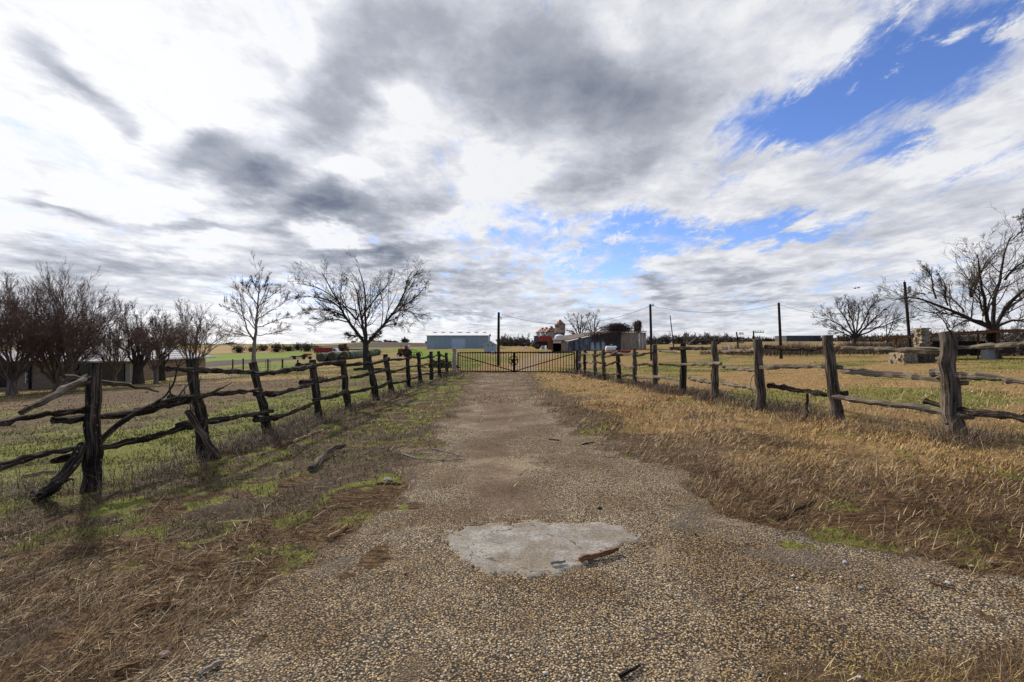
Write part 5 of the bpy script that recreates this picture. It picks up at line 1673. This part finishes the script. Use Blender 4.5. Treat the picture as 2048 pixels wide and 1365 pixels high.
limb_tree('sycamore_tree', 'slender pale barked bare tree with one straight leader behind the leaning fence post', (508, 742), 47, [
    ([(508, 744), (507, 715), (509, 685)], 4.2, 3.4, 0),
    ([(509, 690), (512, 650), (515, 610), (516, 575), (517, 545)], 3.3, .4, 0),
    ([(508, 682), (492, 660), (484, 645), (475, 618), (462, 582)], 1.9, .35, 1), ([(511, 660), (490, 634), (470, 625), (448, 612)], 1.1, .3, -1),
    ([(513, 640), (540, 622), (558, 615), (578, 600)], 1.1, .3, 1), ([(512, 655), (535, 650), (560, 640), (583, 636)], 1.1, .3, -1),
    ([(515, 615), (530, 595), (548, 575), (553, 562)], 1.0, .3, 1), ([(515, 610), (498, 590), (488, 572), (484, 560)], 1.0, .3, -1),
    ([(516, 590), (525, 570), (532, 555)], .8, .3, 0), ([(516, 585), (505, 565), (500, 552)], .8, .3, 0), ([(510, 672), (530, 668), (548, 658)], 1.0, .3, 1), ([(508, 676), (480, 668), (462, 655)], 1.0, .3, -1)],
    13, .011, [(11, .42, .6, .10, 6, .42, .15), (7, .55, .6, .06, 5, .5, .15), (4, .55, .6, .04, 3, .7, .2)], 'pale_bark', 'myrtle_twig', depth=1.5)

limb_tree('elm_tree', 'rounded windswept bare tree on the field edge next to the transformer pole', (1709, 706), 80, [
    ([(1709, 707), (1709, 690), (1710, 674)], 3.6, 3.2, 0),
    ([(1710, 676), (1690, 652), (1672, 638), (1656, 634)], 2, .4, 1), ([(1710, 674), (1698, 645), (1688, 622), (1680, 612)], 2, .4, -2), ([(1710, 674), (1708, 640), (1702, 618), (1705, 604)], 2, .4, 2),
    ([(1710, 674), (1722, 645), (1725, 620), (1732, 604)], 2, .4, -1), ([(1711, 674), (1735, 648), (1755, 625), (1772, 610)], 2.2, .4, 1), ([(1711, 676), (1738, 660), (1762, 645), (1782, 634)], 1.8, .4, -2),
    ([(1709, 678), (1690, 668), (1668, 660), (1650, 652)], 1.6, .4, 2), ([(1711, 674), (1728, 640), (1745, 620), (1752, 606)], 1.6, .4, 2)],
    14, .02, [(12, .48, .6, .06, 6, .42, .15), (8, .55, .65, .04, 4, .5, .15), (5, .55, .7, .02, 3, .7, .2)], depth=3.0)
limb_tree('thin_tree', 'thin young bare tree between the rounded bare tree and the transformer pole', (1773, 706), 78, [
    ([(1773, 706), (1774, 690), (1775, 672)], 1.5, 1.2, 0), ([(1775, 674), (1782, 650), (1785, 625)], 1.1, .3, 0), ([(1775, 674), (1790, 655), (1800, 638)], .9, .3, 1), ([(1775, 676), (1768, 655), (1766, 640)], .8, .3, -1)],
    15, .016, [(8, .35, .6, .06, 4, .5, .2), (5, .5, .6, .03, 3, .6, .2)], depth=1.0)
limb_tree('gnarled_tree', 'small leaning bare tree rising behind the stone barbecue chimney', (1905, 716), 50, [
    ([(1905, 718), (1903, 690), (1899, 660)], 2.0, 1.7, 0), ([(1899, 662), (1890, 640), (1878, 625), (1868, 618)], 1.5, .4, 0), ([(1898, 655), (1897, 630), (1890, 612)], 1.2, .3, 1), ([(1900, 668), (1915, 645), (1925, 630)], 1.0, .3, 1)],
    16, .014, [(8, .35, .7, .06, 4, .5, .2), (6, .5, .7, .03, 3, .6, .2)], depth=1.0)
for k, (px, tops, lab) in enumerate(((1160, [(1138, 640), (1150, 632), (1163, 633), (1172, 645), (1140, 660)], 'bare tree behind the barn roof beside the rusty hopper bin'), (1187, [(1178, 634), (1190, 630), (1200, 641), (1210, 655), (1176, 650)], 'bare tree behind the barn roof between the other tree and the vine mound'))):
    limb_tree('elm_tree', lab, (px, 700), 128, [([(px, 702), (px, 690), (px, 678)], 3.2, 2.6, 0)] + [([(px, 680), (px * .6 + a * .4, 672 * .5 + b * .5), (a, b)], 1.7, .4, (-1) ** q) for q, (a, b) in enumerate(tops)],
              17 + k, .03, [(8, .40, .7, .05, 5, .5, .25), (7, .5, .75, .03, 4, .6, .2), (3, .6, .7, 0, 3, .7, .3)], depth=2.5)


def vase(name, label, px, by, Z, top, hw, stems, dens, seed, trunk=.16, rmin=.0085, r0=.16, bark='myrtle', twig='myrtle_twig', pods=0, lean=0.0, multi=True):
    """a vase-shaped, many-stemmed bare tree"""
    rng = np.random.default_rng(seed)
    s = Z / FPX
    x0 = (px - HX) * s
    z0 = gz(x0, Z)
    base = np.array([x0, Z, z0])
    H = EYE - (top - HY) * s - z0
    Wd = hw * s
    t = thing(name, label, 'tree', base)
    ps, rs = [], []
    fork = base + (lean * Wd * .15, 0, H * trunk)
    for k in range(stems):
        a = 2 * math.pi * (k + rng.uniform(-.3, .3)) / stems * 1.0
        f = math.sqrt(rng.uniform(.03, 1.0))
        if k % 3 == 0:
            f = rng.uniform(.75, 1.0)
        end = base + np.array([math.cos(a) * f * Wd + lean * Wd * .3, math.sin(a) * f * Wd * .9, H * (1 - .38 * f ** 2.2) * rng.uniform(.70, .86)])
        st = base + (fork - base) * rng.uniform(.55, 1.0) + (math.cos(a) * r0 * .5, math.sin(a) * r0 * .5, 0)
        mid = st * .55 + end * .45 + np.array([math.cos(a) * -.10 * Wd * f, 0, .06 * H])
        P = resample([st, mid, end], 10)
        P[1:-1] += rng.normal(0, .06, (8, 3)) * H / 6
        ps.append(P)
        rs.append(np.linspace(r0 * .27, rmin * 1.1, 10) * rng.uniform(.8, 1.15))
    tr = resample([base - (0, 0, .2), base * .5 + fork * .5 + rng.normal(0, .03, 3), fork], 10)
    trr = r0 * (1.0 - .15 * np.linspace(0, 1, 10)) * (1 + .5 * np.exp(-np.linspace(0, 1, 10) * 6))
    main, mainR = np.stack(ps), np.stack(rs)
    c1, r1 = spawn(main, mainR, int(8 * dens), lens(main) * .40, .48, .10, 6, .40, rmin, rng, .22, wob=.09)
    c2, r2 = spawn(c1, r1, 6, lens(c1) * .60, .50, .07, 5, .5, rmin, rng, .12, wob=.10)
    c3, r3 = spawn(c2, r2, 4 if dens < 1.2 else 5, np.clip(lens(c2) * .65, .25, 1.0), .5, .05, 3, .7, rmin * .75, rng, .15, wob=.12)
    tube_mesh('trunk', [(tr[None], trr[None], 12), (main, mainR, 7)], M[bark], t, base)
    tube_mesh('crown', [(c1, r1, 4), (c2, r2, 3), (c3, r3, 3)], M[twig], t, base)
    if pods:
        e = c3[:, -1]
        e = e[rng.random(len(e)) < pods] - base
        clumps('seed_pods', e, (.035, .035, .04), 3, M['pod'], t, rng)
    return t


vase('crape_myrtle', 'tall dense bare crape myrtle with pale forked trunk at the house corner', 24, 791, 30, 530, 135, 26, 1.6, 31, r0=.26, pods=.25, bark='myrtle')
vase('crape_myrtle', 'huge dense brown crape myrtle with thick multiple stems before the house window', 118, 780, 33, 526, 112, 28, 1.7, 32, r0=.34, pods=.25, trunk=.06)
vase('crape_myrtle', 'smaller crape myrtle with tan trunk behind the top of the foremost fence post', 147, 766, 31, 610, 62, 14, 1.1, 33, r0=.15, pods=.15, trunk=.22)
vase('crape_myrtle', 'low open crape myrtle in front of the dark porch of the house', 230, 766, 34, 600, 56, 14, 1.0, 34, r0=.16, pods=.2, trunk=.16)
vase('old_tree', 'bare tree with a swollen black stump-like trunk beside the house end', 277, 763, 35, 592, 62, 12, 1.0, 35, r0=.34, pods=.2, trunk=.30, bark='bark')
vase('crape_myrtle', 'crape myrtle with slim tan trunk on open grass right of the black stump', 312, 769, 33, 588, 60, 14, 1.0, 36, r0=.15, pods=.35, trunk=.20)
vase('old_tree', 'dark trunked bare tree close behind the slim tan crape myrtle', 323, 758, 38, 596, 58, 12, 1.0, 37, r0=.24, pods=.35, trunk=.3, bark='bark')
vase('crape_myrtle', 'wide fan shaped crape myrtle with seed pods rising behind the second fence post', 388, 752, 38, 592, 72, 18, 1.0, 38, r0=.19, pods=.5, trunk=.14)
vase('crape_myrtle', 'dense crape myrtle at the frame edge whose top rises above its neighbours', -42, 792, 27, 528, 80, 16, 1.3, 39, r0=.22, pods=.2)


# ------------------------------------------------------------------ shrubs, vines, tree lines, brush
M['shrub'] = worn('dark_shrub', (.030, .028, .018), (.065, .058, .035), 1.5, bump=0)
M['line'] = worn('far_thicket', (.050, .044, .038), (.105, .090, .072), .25, bump=0)
M['vine'] = worn('dead_vine', (.045, .033, .028), (.11, .078, .065), 2, bump=0)


def shrub_arrays(base, H, Wd, rng, stems=14, rmin=.03):
    ps = []
    for k in range(stems):
        a = rng.uniform(0, 2 * math.pi)
        f = math.sqrt(rng.random())
        end = base + np.array([math.cos(a) * f * Wd, math.sin(a) * f * Wd, H * rng.uniform(.55, .98) * (1 - .35 * f * f)])
        ps.append(resample([base + (math.cos(a) * .2 * Wd * f, 0, 0), base * .5 + end * .5 + (0, 0, .1 * H), end], 6))
    P = np.stack(ps)
    Rr = np.tile(np.linspace(rmin * 2.2, rmin, 6), (stems, 1))
    c1, r1 = spawn(P, Rr, 7, lens(P) * .35, .6, .05, 4, .6, rmin, rng, .2)
    c2, r2 = spawn(c1, r1, 4, lens(c1) * .5, .7, .03, 3, .7, rmin * .8, rng, .2)
    return [(P, Rr, 4), (c1, r1, 3), (c2, r2, 3)]


rng = np.random.default_rng(5)
for k, (px, top, hw, lab) in enumerate(((478, 689, 14, 'low dark evergreen shrub standing alone at the start of the far shrub row'), (506, 692, 12, 'low dark shrub seen through the slender pale tree'),
                                        (527, 688, 13, 'dark leafy shrub just beyond the slender pale tree'), (553, 683, 14, 'tall ragged dark shrub in the middle of the far shrub row'),
                                        (578, 690, 13, 'brown bare shrub between two dark shrubs in the far row'), (597, 685, 12, 'dark shrub above the faded red hood of the hay implement'),
                                        (614, 684, 13, 'dense dark green shrub touching the red truck bed'), (634, 690, 11, 'brownish shrub rising right behind the red grain bed'))):
    Z = 165 + (k % 3) * 9
    s = Z / FPX
    b = np.array([(px - HX) * s, Z, gz((px - HX) * s, Z) - .2])
    t = thing('dark_shrub', lab, 'shrub', b, 0, 'shrubs along the far field edge')
    H = EYE - (top - HY) * s - b[2]
    tube_mesh('branches', shrub_arrays(b, H, hw * s, rng, 14, .045), M['shrub'], t, b)
    n = 260
    a = rng.normal(0, .42, (n, 3)) * (hw * s, hw * s, H * .5) + (0, 0, H * .42)
    a[:, 2] = np.abs(a[:, 2])
    clumps('foliage', a, (.22, .22, .2), 4, M['shrub'], t, rng)
sets = []
V_, TT_ = [], []


def thicket(px0, px1, Z0, Z1, top0, top1, n, hw, base_y=None):
    for k in range(n):
        u = rng.random()
        px = px0 + (px1 - px0) * u
        Z = rng.uniform(Z0, Z1)
        s = Z / FPX
        x = (px - HX) * s
        b = np.array([x, Z, gz(x, Z) - .4])
        tp = top0 + (top1 - top0) * u + rng.normal(0, 3.0) + (6 if rng.random() < .3 else 0)
        H = max(1.2, EYE - (tp - HY) * s - b[2])
        w = hw * s * rng.uniform(.6, 1.3)
        sets.extend(shrub_arrays(b, H, w, rng, 8, .05 * Z / 200))
        m = 80 if Z > 145 else 170
        c = b + rng.normal(0, .42, (m, 3)) * (w, w, H * .30) + (0, 0, H * .36)
        V_.append((c[:, None] + rng.normal(0, 1, (m, 3, 3)) * (.32 * max(Z, 140) / 200)).reshape(-1, 3))


thicket(995, 1110, 240, 300, 669, 669, 44, 10)
thicket(1290, 1470, 215, 280, 668, 667, 60, 12)
thicket(1370, 1440, 150, 180, 665, 666, 18, 10)
thicket(1470, 1640, 290, 340, 673, 675, 40, 10)
thicket(1640, 1860, 240, 300, 671, 664, 60, 12)
thicket(1830, 2120, 75, 140, 652, 644, 70, 18)
thicket(1850, 2120, 56, 72, 668, 660, 30, 22)
thicket(-100, 470, 520, 620, 684, 687, 60, 8)
thicket(690, 860, 430, 470, 681, 680, 12, 5)
thicket(795, 815, 420, 430, 676, 676, 4, 5)
pos = np.zeros(3)
groups = {}
for P, Rr, k in sets:
    groups.setdefault((P.shape[1], k), []).append((P, Rr))
merged = [(np.concatenate([g[0] for g in v]), np.concatenate([g[1] for g in v]), kk[1]) for kk, v in groups.items()]
vv, qq, k0 = [], [], 0
for P, Rr, k in merged:
    v, q, _ = tubes(P, Rr, k)
    vv.append(v)
    qq.append(q + k0)
    k0 += len(v)
lv = np.vstack(V_)
tag(mesh_np('far_treeline', np.vstack(vv + [lv]), np.vstack(qq), np.arange(len(lv)).reshape(-1, 3) + k0, M['line']), 'band of bare brown thicket along the far edges of the fields', 'tree line', kind='stuff')

# dead vines heaped on the barn
for (lab, c, hwid, hh, n, seed) in (('big mound of dead vines heaped over the middle of the barn roof', (1236, 664), 23, 20, 330, 1), ('dead vine drooping from a bare snag at the end of the barn', (1274, 664), 6.5, 26, 90, 2)):
    rg = np.random.default_rng(seed)
    s = 108 / FPX
    b = pix(c[0], c[1], 108)
    t = thing('dead_vine', lab, 'vine', b)
    P = []
    for k in range(n):
        u = rg.normal(0, .45)
        x = u * hwid * s
        top = hh * s * max(.25, (1 - .45 * u * u)) * rg.uniform(.55, 1.0)
        if seed == 2:
            x = (rg.uniform(-.3, 1.0)) * hwid * s
            top = hh * s * rg.uniform(.75, 1.0)
        y = rg.uniform(-.8, 2.0)
        dx_ = rg.normal(0, .9) * (1 if seed == 1 else .35)
        a = np.array([x, y, rg.uniform(-.2, .3) * top])
        m_ = np.array([x + dx_ * .5, y - .2, top])
        e = np.array([x + dx_ * 1.4, y - rg.uniform(0, .6), top * rg.uniform(-.1, .7) - (.8 if rg.random() < .25 else 0)])
        q = resample([a, (a + m_) / 2 + (0, 0, .25 * top), m_, (m_ + e) / 2 + (0, 0, .1 * top), e], 9)
        P.append(q + rg.normal(0, .06, q.shape))
    P = np.stack(P)
    Rr = np.tile(np.linspace(.055, .03, 9), (n, 1))
    c1, r1 = spawn(P, Rr, 5, lens(P) * .18, .9, -.12, 4, .7, .022, rg, .2)
    tube_mesh('stems', [(P, Rr, 4), (c1, r1, 3)], M['vine'], t)
    if seed == 2:
        tube_mesh('snag', [(resample([(0, .5, -2.6), (.1, .5, 1.2), (.35, .5, hh * s * .95)], 8)[None], np.linspace(.16, .06, 8)[None], 8)], M['bark'], t)
P = []
for k in range(240):
    x = -1.0 + G0.normal(0, .35) * 5.4
    P.append(resample([(x, -.05, 3.9 + .1 * G0.random()), (x + G0.normal(0, .2), -.12, 3.0), (x + G0.normal(0, .4), -.10, 3.4 - abs(G0.normal(0, 1.3)))], 6))
P = np.stack(P)
o = tube_mesh('hanging_vines', [(P, np.tile(np.linspace(.035, .02, 6), (len(P), 1)), 3)], M['vine'], None)
o.location = tuple(pix(1216, 701, 105.8))
tag(o, 'curtain of dead vines hanging over the dark middle wall of the barn', 'vine')

# ------------------------------------------------------------------ grass, straw, gravel
PAL = {'gold': [(.46, .295, .11), (.53, .37, .165), (.34, .18, .062), (.57, .44, .24), (.24, .13, .06)],
       'green': [(.09, .11, .024), (.165, .19, .038), (.23, .235, .065), (.31, .275, .10)],
       'straw': [(.47, .34, .185), (.36, .235, .115), (.20, .12, .06), (.55, .45, .30), (.11, .07, .042)],
       'weed': [(.20, .155, .115), (.13, .092, .066), (.28, .21, .15), (.08, .056, .042)],
       'yellow': [(.42, .32, .10), (.50, .40, .16), (.33, .23, .07)],
       'mat': [(.10, .062, .035), (.17, .105, .055), (.24, .155, .08), (.065, .042, .027)],
       'brush': [(.085, .062, .045), (.13, .095, .065), (.055, .042, .032), (.19, .14, .09)]}
BLADE = blades('blade')


def grass(name, x, y, h, w, pal, lean, rng, label=None, zoff=-.015, heading=None, sink=0.0, droop=.6):
    n = len(x)
    z = terrain(x, y) + zoff
    a = rng.uniform(0, 2 * math.pi, n) if heading is None else heading + rng.normal(0, .9, n)
    lx, ly = np.cos(a), np.sin(a)
    b = a + rng.normal(0, .4, n) + math.pi / 2
    wx, wy = np.cos(b) * w / 2, np.sin(b) * w / 2
    le = np.clip(lean * rng.uniform(.35, 1.35, n), 0, 1.52)
    s1, c1 = np.sin(le * (1 - .5 * min(droop, .9))), np.cos(le * (1 - .5 * min(droop, .9)))
    l2 = np.clip(le * (1 + .7 * droop), 0, 1.7)
    s2, c2 = np.sin(l2), np.cos(l2)
    p0 = np.stack([x, y, z], 1)
    m = p0 + np.stack([lx * s1, ly * s1, c1], 1) * (h * .5)[:, None]
    t = m + np.stack([lx * s2, ly * s2, c2], 1) * (h * .5)[:, None]
    t[:, 2] = np.maximum(t[:, 2], z + .012)
    W_ = np.stack([wx, wy, np.zeros(n)], 1)
    V = np.stack([p0 - W_, p0 + W_, m + W_ * .8, m - W_ * .8, t], 1).reshape(-1, 3)
    i = np.arange(n)[:, None] * 5
    pal = np.array(PAL[pal])
    c = pal[rng.integers(0, len(pal), n)] * rng.uniform(.75, 1.2, (n, 1))
    o = mesh_np(name, V, i + np.array([0, 1, 2, 3]), i + np.array([3, 2, 4]), BLADE, None, {'tint': np.repeat(c, 5, 0)})
    return tag(o, label, kind='stuff')


def cloud(n, y0, y1, rng, wide=1.2, pad=1.5):
    y = np.exp(rng.uniform(math.log(y0), math.log(y1), n))
    x = rng.uniform(-1, 1, n) * (wide * y + pad)
    return x, y


rng = np.random.default_rng(77)
x, y = cloud(420000, 1.7, 70, rng)
dd, green, gold, thatch, soil = zones(x, y)
off = sstep(-dd + .07 * np.clip(y - 3, 0, 8) * (fbm(x * 3, y * 2, 95) - .1), -.05, .30)
off = off * np.where(y > 29.5, 1 - .9 * soft(x, y, LANE[:1], .5), 1)
n_a, n_b = fbm(x * 1.3, y * 1.3, 41), fbm(x * 5, y * 5, 43)
rx_ = np.interp(y, [p[1] for p in RFEN], [p[0] for p in RFEN])
lx_ = np.interp(y, [p[1] for p in LFEN], [p[0] for p in LFEN])
bank = (x > 0) * (x < rx_) * (y < 29)
u = rng.random(len(x))
k = u < off * gold * (.12 + .88 * sstep(n_a * .4 + n_b * .6, .36, .58)) * np.where(bank, 1, .75)
hh = np.where(bank, (.055 + .095 * sstep(n_a, .3, .75)) * (.55 + .45 * sstep(y, 4, 7)), .04) * np.where(y > 29, 1.4, 1)
grass('dry_grass', x[k], y[k], (hh * rng.uniform(.6, 1.3, len(x)))[k], (np.maximum(.0026, .0013 * y) * rng.uniform(.7, 1.4, len(x)))[k], 'gold', 1.12, rng, 'golden dead grass on the bank and the fields', heading=(-.5 + 2.4 * (n_b - .5) + 2.0 * (n_a - .5))[k])
u = rng.random(len(x))
k = u < off * green * .8
grass('green_grass', x[k], y[k], (np.where(y < 8, .05, .06) * rng.uniform(.5, 1.5, len(x)))[k], (np.maximum(.0030, .0014 * y) * rng.uniform(.7, 1.3, len(x)))[k], 'green', .7, rng, 'short green winter grass in the lawns and verges')
u = rng.random(len(x))
k = (u < off * thatch * np.where(x < 0, .42, .8) * (1 - green * .5) * sstep(n_b, .25, .5)) & (y < 30)
grass('matted_grass', x[k], y[k], (.065 * rng.uniform(.5, 1.7, len(x)))[k], (np.maximum(.0026, .0012 * y) * rng.uniform(.7, 1.4, len(x)))[k], 'mat', 1.48, rng, 'dark brown matted dead grass along the drive', zoff=.0, droop=.1)

# straw and chips strewn over the verges, thick in the corner by the gravel
x, y = cloud(150000, 1.6, 16, rng)
dd = zones(x, y)[0]
heap = np.clip(sstep(-x - .45 * y, -.2, .6) * (1 - sstep(y, 2.6, 4.2)), 0, 1)
w8 = sstep(-dd, -.20, .12) * (x < 0) * (.06 + .94 * heap) * np.where(x < -4.6, .25, 1) * sstep(fbm(x * 2, y * 2, 51), .28, .52)
w8 = w8 + .10 * sstep(-dd, -.1, .2) * (x > 0) + .006 * (dd > 0)
k = rng.random(len(x)) < w8
ln_ = np.exp(rng.normal(math.log(.075), .55, len(x)))
grass('straw', x[k], y[k], ln_[k], (np.maximum(.0028, .0011 * y) * rng.uniform(.6, 1.6, len(x)))[k], 'straw', 1.42, rng, 'loose straw and chips on the bare verge', zoff=.012, heading=.55, droop=.08)

# fine flattened stems, the thatch of both verges
x, y = cloud(330000, 1.7, 13, rng)
dd, green, gold, thatch, soil = zones(x, y)
ed = sstep(-dd + (.12 + .05 * np.clip(y - 3, 0, 8)) * (fbm(x * 3, y * 2, 95) - .1), -.10, .16)
sw = fbm(x * .8, y * .8, 97) * 9 + fbm(x * 3, y * 3, 98) * 3
k = rng.random(len(x)) < ed * np.where(x > 0, .85, .34) * sstep(fbm(x * 2.6, y * 2.6, 99), .22, .58) * np.where(np.abs(x) > 4.4 + .05 * y, .35, 1)
L7 = .085 * rng.uniform(.4, 1.8, len(x))
gk = (rng.random(len(x)) < np.where(x > 0, (.14 + .16 * sstep(y, 4, 6)) + .5 * gold, .10)) & k
grass('thatch', x[k & ~gk], y[k & ~gk], L7[k & ~gk], (np.maximum(.0018, .0008 * y) * rng.uniform(.6, 1.3, len(x)))[k & ~gk], 'mat', 1.42, rng, 'flattened dark dead stems matted over both verges', zoff=.006, heading=sw[k & ~gk], droop=.15)
grass('thatch', x[gk], y[gk], L7[gk] * 1.15, (np.maximum(.0018, .0008 * y) * rng.uniform(.6, 1.3, len(x)))[gk], 'straw', 1.40, rng, 'flattened pale dead stems matted over both verges', zoff=.010, heading=sw[gk], droop=.15)
# wisps of dead grass blown over the far half of the drive
x, y = cloud(60000, 6, 29.5, rng, wide=.35, pad=2)
dd = zones(x, y)[0]
k = rng.random(len(x)) < (dd > 0) * (.08 + .5 * sstep(fbm(x * 1.1, y * .5, 55), .46, .66)) * sstep(y, 7, 14)
grass('blown_straw', x[k], y[k], (.07 * rng.uniform(.4, 1.6, len(x)))[k], (.0011 * y * rng.uniform(.6, 1.3, len(x)))[k], 'gold', 1.4, rng, 'dead grass blown over the far half of the drive', zoff=.008, droop=.15)

# yellow grass at the near corner
x, y = cloud(60000, 1.3, 3.4, rng)
Y0 = [at(1440, 1364)[:2], at(1560, 1335)[:2], at(1700, 1296)[:2], at(1850, 1300)[:2], at(2046, 1282)[:2], np.array([5, 2.4]), np.array([5, .8]), np.array([.6, 1.2])]
q = poly_dist(x, y, Y0) + (fbm(x * 4, y * 4, 15) - .5) * .5
k = rng.random(len(x)) < sstep(q, -.05, .2) * sstep(fbm(x * 3, y * 3, 61), .3, .6)
grass('yellow_grass', x[k], y[k], (.06 * rng.uniform(.5, 1.5, len(x)))[k], (.0035 * rng.uniform(.7, 1.4, len(x)))[k], 'yellow', .95, rng, 'thin yellow grass at the near edge of the gravel')

# dead weeds along the foot of the fences
xs, ys = [], []
for line, n, sd in ((RFEN, 9000, .34), (LFEN, 4200, .30)):
    L_ = line if line[0][1] < line[-1][1] else line[::-1]
    yv = np.exp(rng.uniform(math.log(L_[0][1] - .5), math.log(29.5), n))
    xs.append(np.interp(yv, [p[1] for p in L_], [p[0] for p in L_]) + rng.normal(0, sd, n) + (-.15 if line is RFEN else .15))
    ys.append(yv)
x, y = np.concatenate(xs), np.concatenate(ys)
k = rng.random(len(x)) < sstep(fbm(x * .9, y * .9, 71), .38, .58)
grass('dead_weeds', x[k], y[k], (.30 * rng.uniform(.4, 1.5, len(x)))[k], (np.maximum(.0035, .0009 * y) * rng.uniform(.7, 1.3, len(x)))[k], 'weed', .95, rng, 'tangled dead weeds along the foot of the fences', droop=.9)
# low tangles of dead stems heaped on the left line
cs = [at(*p) for p in ((455, 905), (500, 893), (590, 868), (575, 880), (655, 845), (600, 852), (735, 812), (1490, 812), (1600, 838), (1760, 868), (1905, 880), (1940, 890), (1430, 800), (640, 760), (20, 985), (60, 998))]
x = np.concatenate([c[0] + rng.normal(0, .26, 330) for c in cs])
y = np.concatenate([c[1] + rng.normal(0, .20, 330) for c in cs])
grass('dead_weeds', x, y, .34 * rng.uniform(.4, 1.5, len(x)), np.maximum(.004, .0009 * y) * rng.uniform(.6, 1.2, len(x)), 'weed', 1.2, rng, 'heaps of dead stems lying against the fence posts', droop=.5)

# brown brush along the far wire fence
n = 40000
u = rng.random(n)
px = 1400 + 800 * u ** .8
Zb = 81 + rng.normal(0, 4.5, n) - 4 * u
x, y = (px - HX) / FPX * Zb, Zb
grass('dry_brush', x, y, rng.uniform(.5, 1.7, n) * (.2 + 1.5 * sstep(fbm(x * .22, y * .22, 81), .25, .75)) * (.12 + .88 * sstep(u + .05 * rng.normal(0, 1, n), .02, .16)), .055 * rng.uniform(.6, 1.3, n), 'brush', .45, rng, 'brown dead brush along the far wire fence', droop=.8)


# loose chips and pebbles on the drive
def stones(name, x, y, z, s, cols, label, mat):
    n = len(x)
    base = np.array([(1, 0, 0), (-1, 0, 0), (0, 1, 0), (0, -1, 0), (0, 0, 1), (0, 0, -1)], float)
    tri = np.array([(0, 2, 4), (2, 1, 4), (1, 3, 4), (3, 0, 4), (2, 0, 5), (1, 2, 5), (3, 1, 5), (0, 3, 5)])
    v = base[None] * rng.uniform(.65, 1.25, (n, 6, 1)) * (s[:, None, None] * np.array([1, .85, .6]))
    a = rng.uniform(0, 6.28, n)
    ca, sa = np.cos(a)[:, None], np.sin(a)[:, None]
    vx, vy = v[..., 0] * ca - v[..., 1] * sa, v[..., 0] * sa + v[..., 1] * ca
    V = np.stack([vx + x[:, None], vy + y[:, None], v[..., 2] + z[:, None] + (s * .22)[:, None]], -1).reshape(-1, 3)
    c = np.asarray(cols)[rng.integers(0, len(cols), n)] * rng.uniform(.8, 1.15, (n, 1))
    o = mesh_np(name, V, None, (np.arange(n)[:, None, None] * 6 + tri[None]).reshape(-1, 3), mat, None, {'tint': np.repeat(c, 6, 0)}, True)
    return tag(o, label, kind='stuff')


CH = [(.45, .33, .19), (.57, .445, .28), (.31, .225, .138), (.66, .55, .40), (.31, .285, .25), (.45, .30, .13), (.12, .10, .08)]
x, y = cloud(120000, 1.7, 9, rng)
dd = zones(x, y)[0]
wear = sstep(poly_dist(x, y, TRACK), -.3, .3)
inpatch = sstep(poly_dist(x, y, PATCH) + (fbm(x * 6, y * 6, 66) - .5) * .22, -.04, .14)
k = rng.random(len(x)) < sstep(dd, -.22, .18) * (1 - .8 * wear) * (1 - .97 * inpatch) * (.5 + .5 * sstep(fbm(x * 3, y * 3, 19), .3, .55))
stones('gravel', x[k], y[k], terrain(x, y)[k] + .004 + ((fbm(x * 3, y * 3, 8) - .5) * .02)[k], (np.maximum(.0046, .0013 * y) * rng.uniform(.6, 1.35, len(x)))[k], CH, 'loose tan and grey chips on the drive', blades('chip', .8))
# coarser pale stones along the near edge and round the patch
x, y = cloud(9000, 2.1, 5.5, rng)
E = np.maximum(np.exp(-(poly_dist(x, y, PATCH) / .09) ** 2) * .30, np.exp(-((x - (.95 + .78 * (y - 1.9))) / .35) ** 2) * .10 * (x > .9) * (y < 3.6)) + .012
k = (rng.random(len(x)) < E) & (zones(x, y)[0] > -.3)
stones('pebbles', x[k], y[k], terrain(x, y)[k] + .006, rng.uniform(.008, .019, k.sum()), [(.50, .48, .45), (.42, .36, .28), (.10, .095, .09), (.33, .31, .29)], 'coarser pebbles at the gravel edges', blades('pebble', .8))
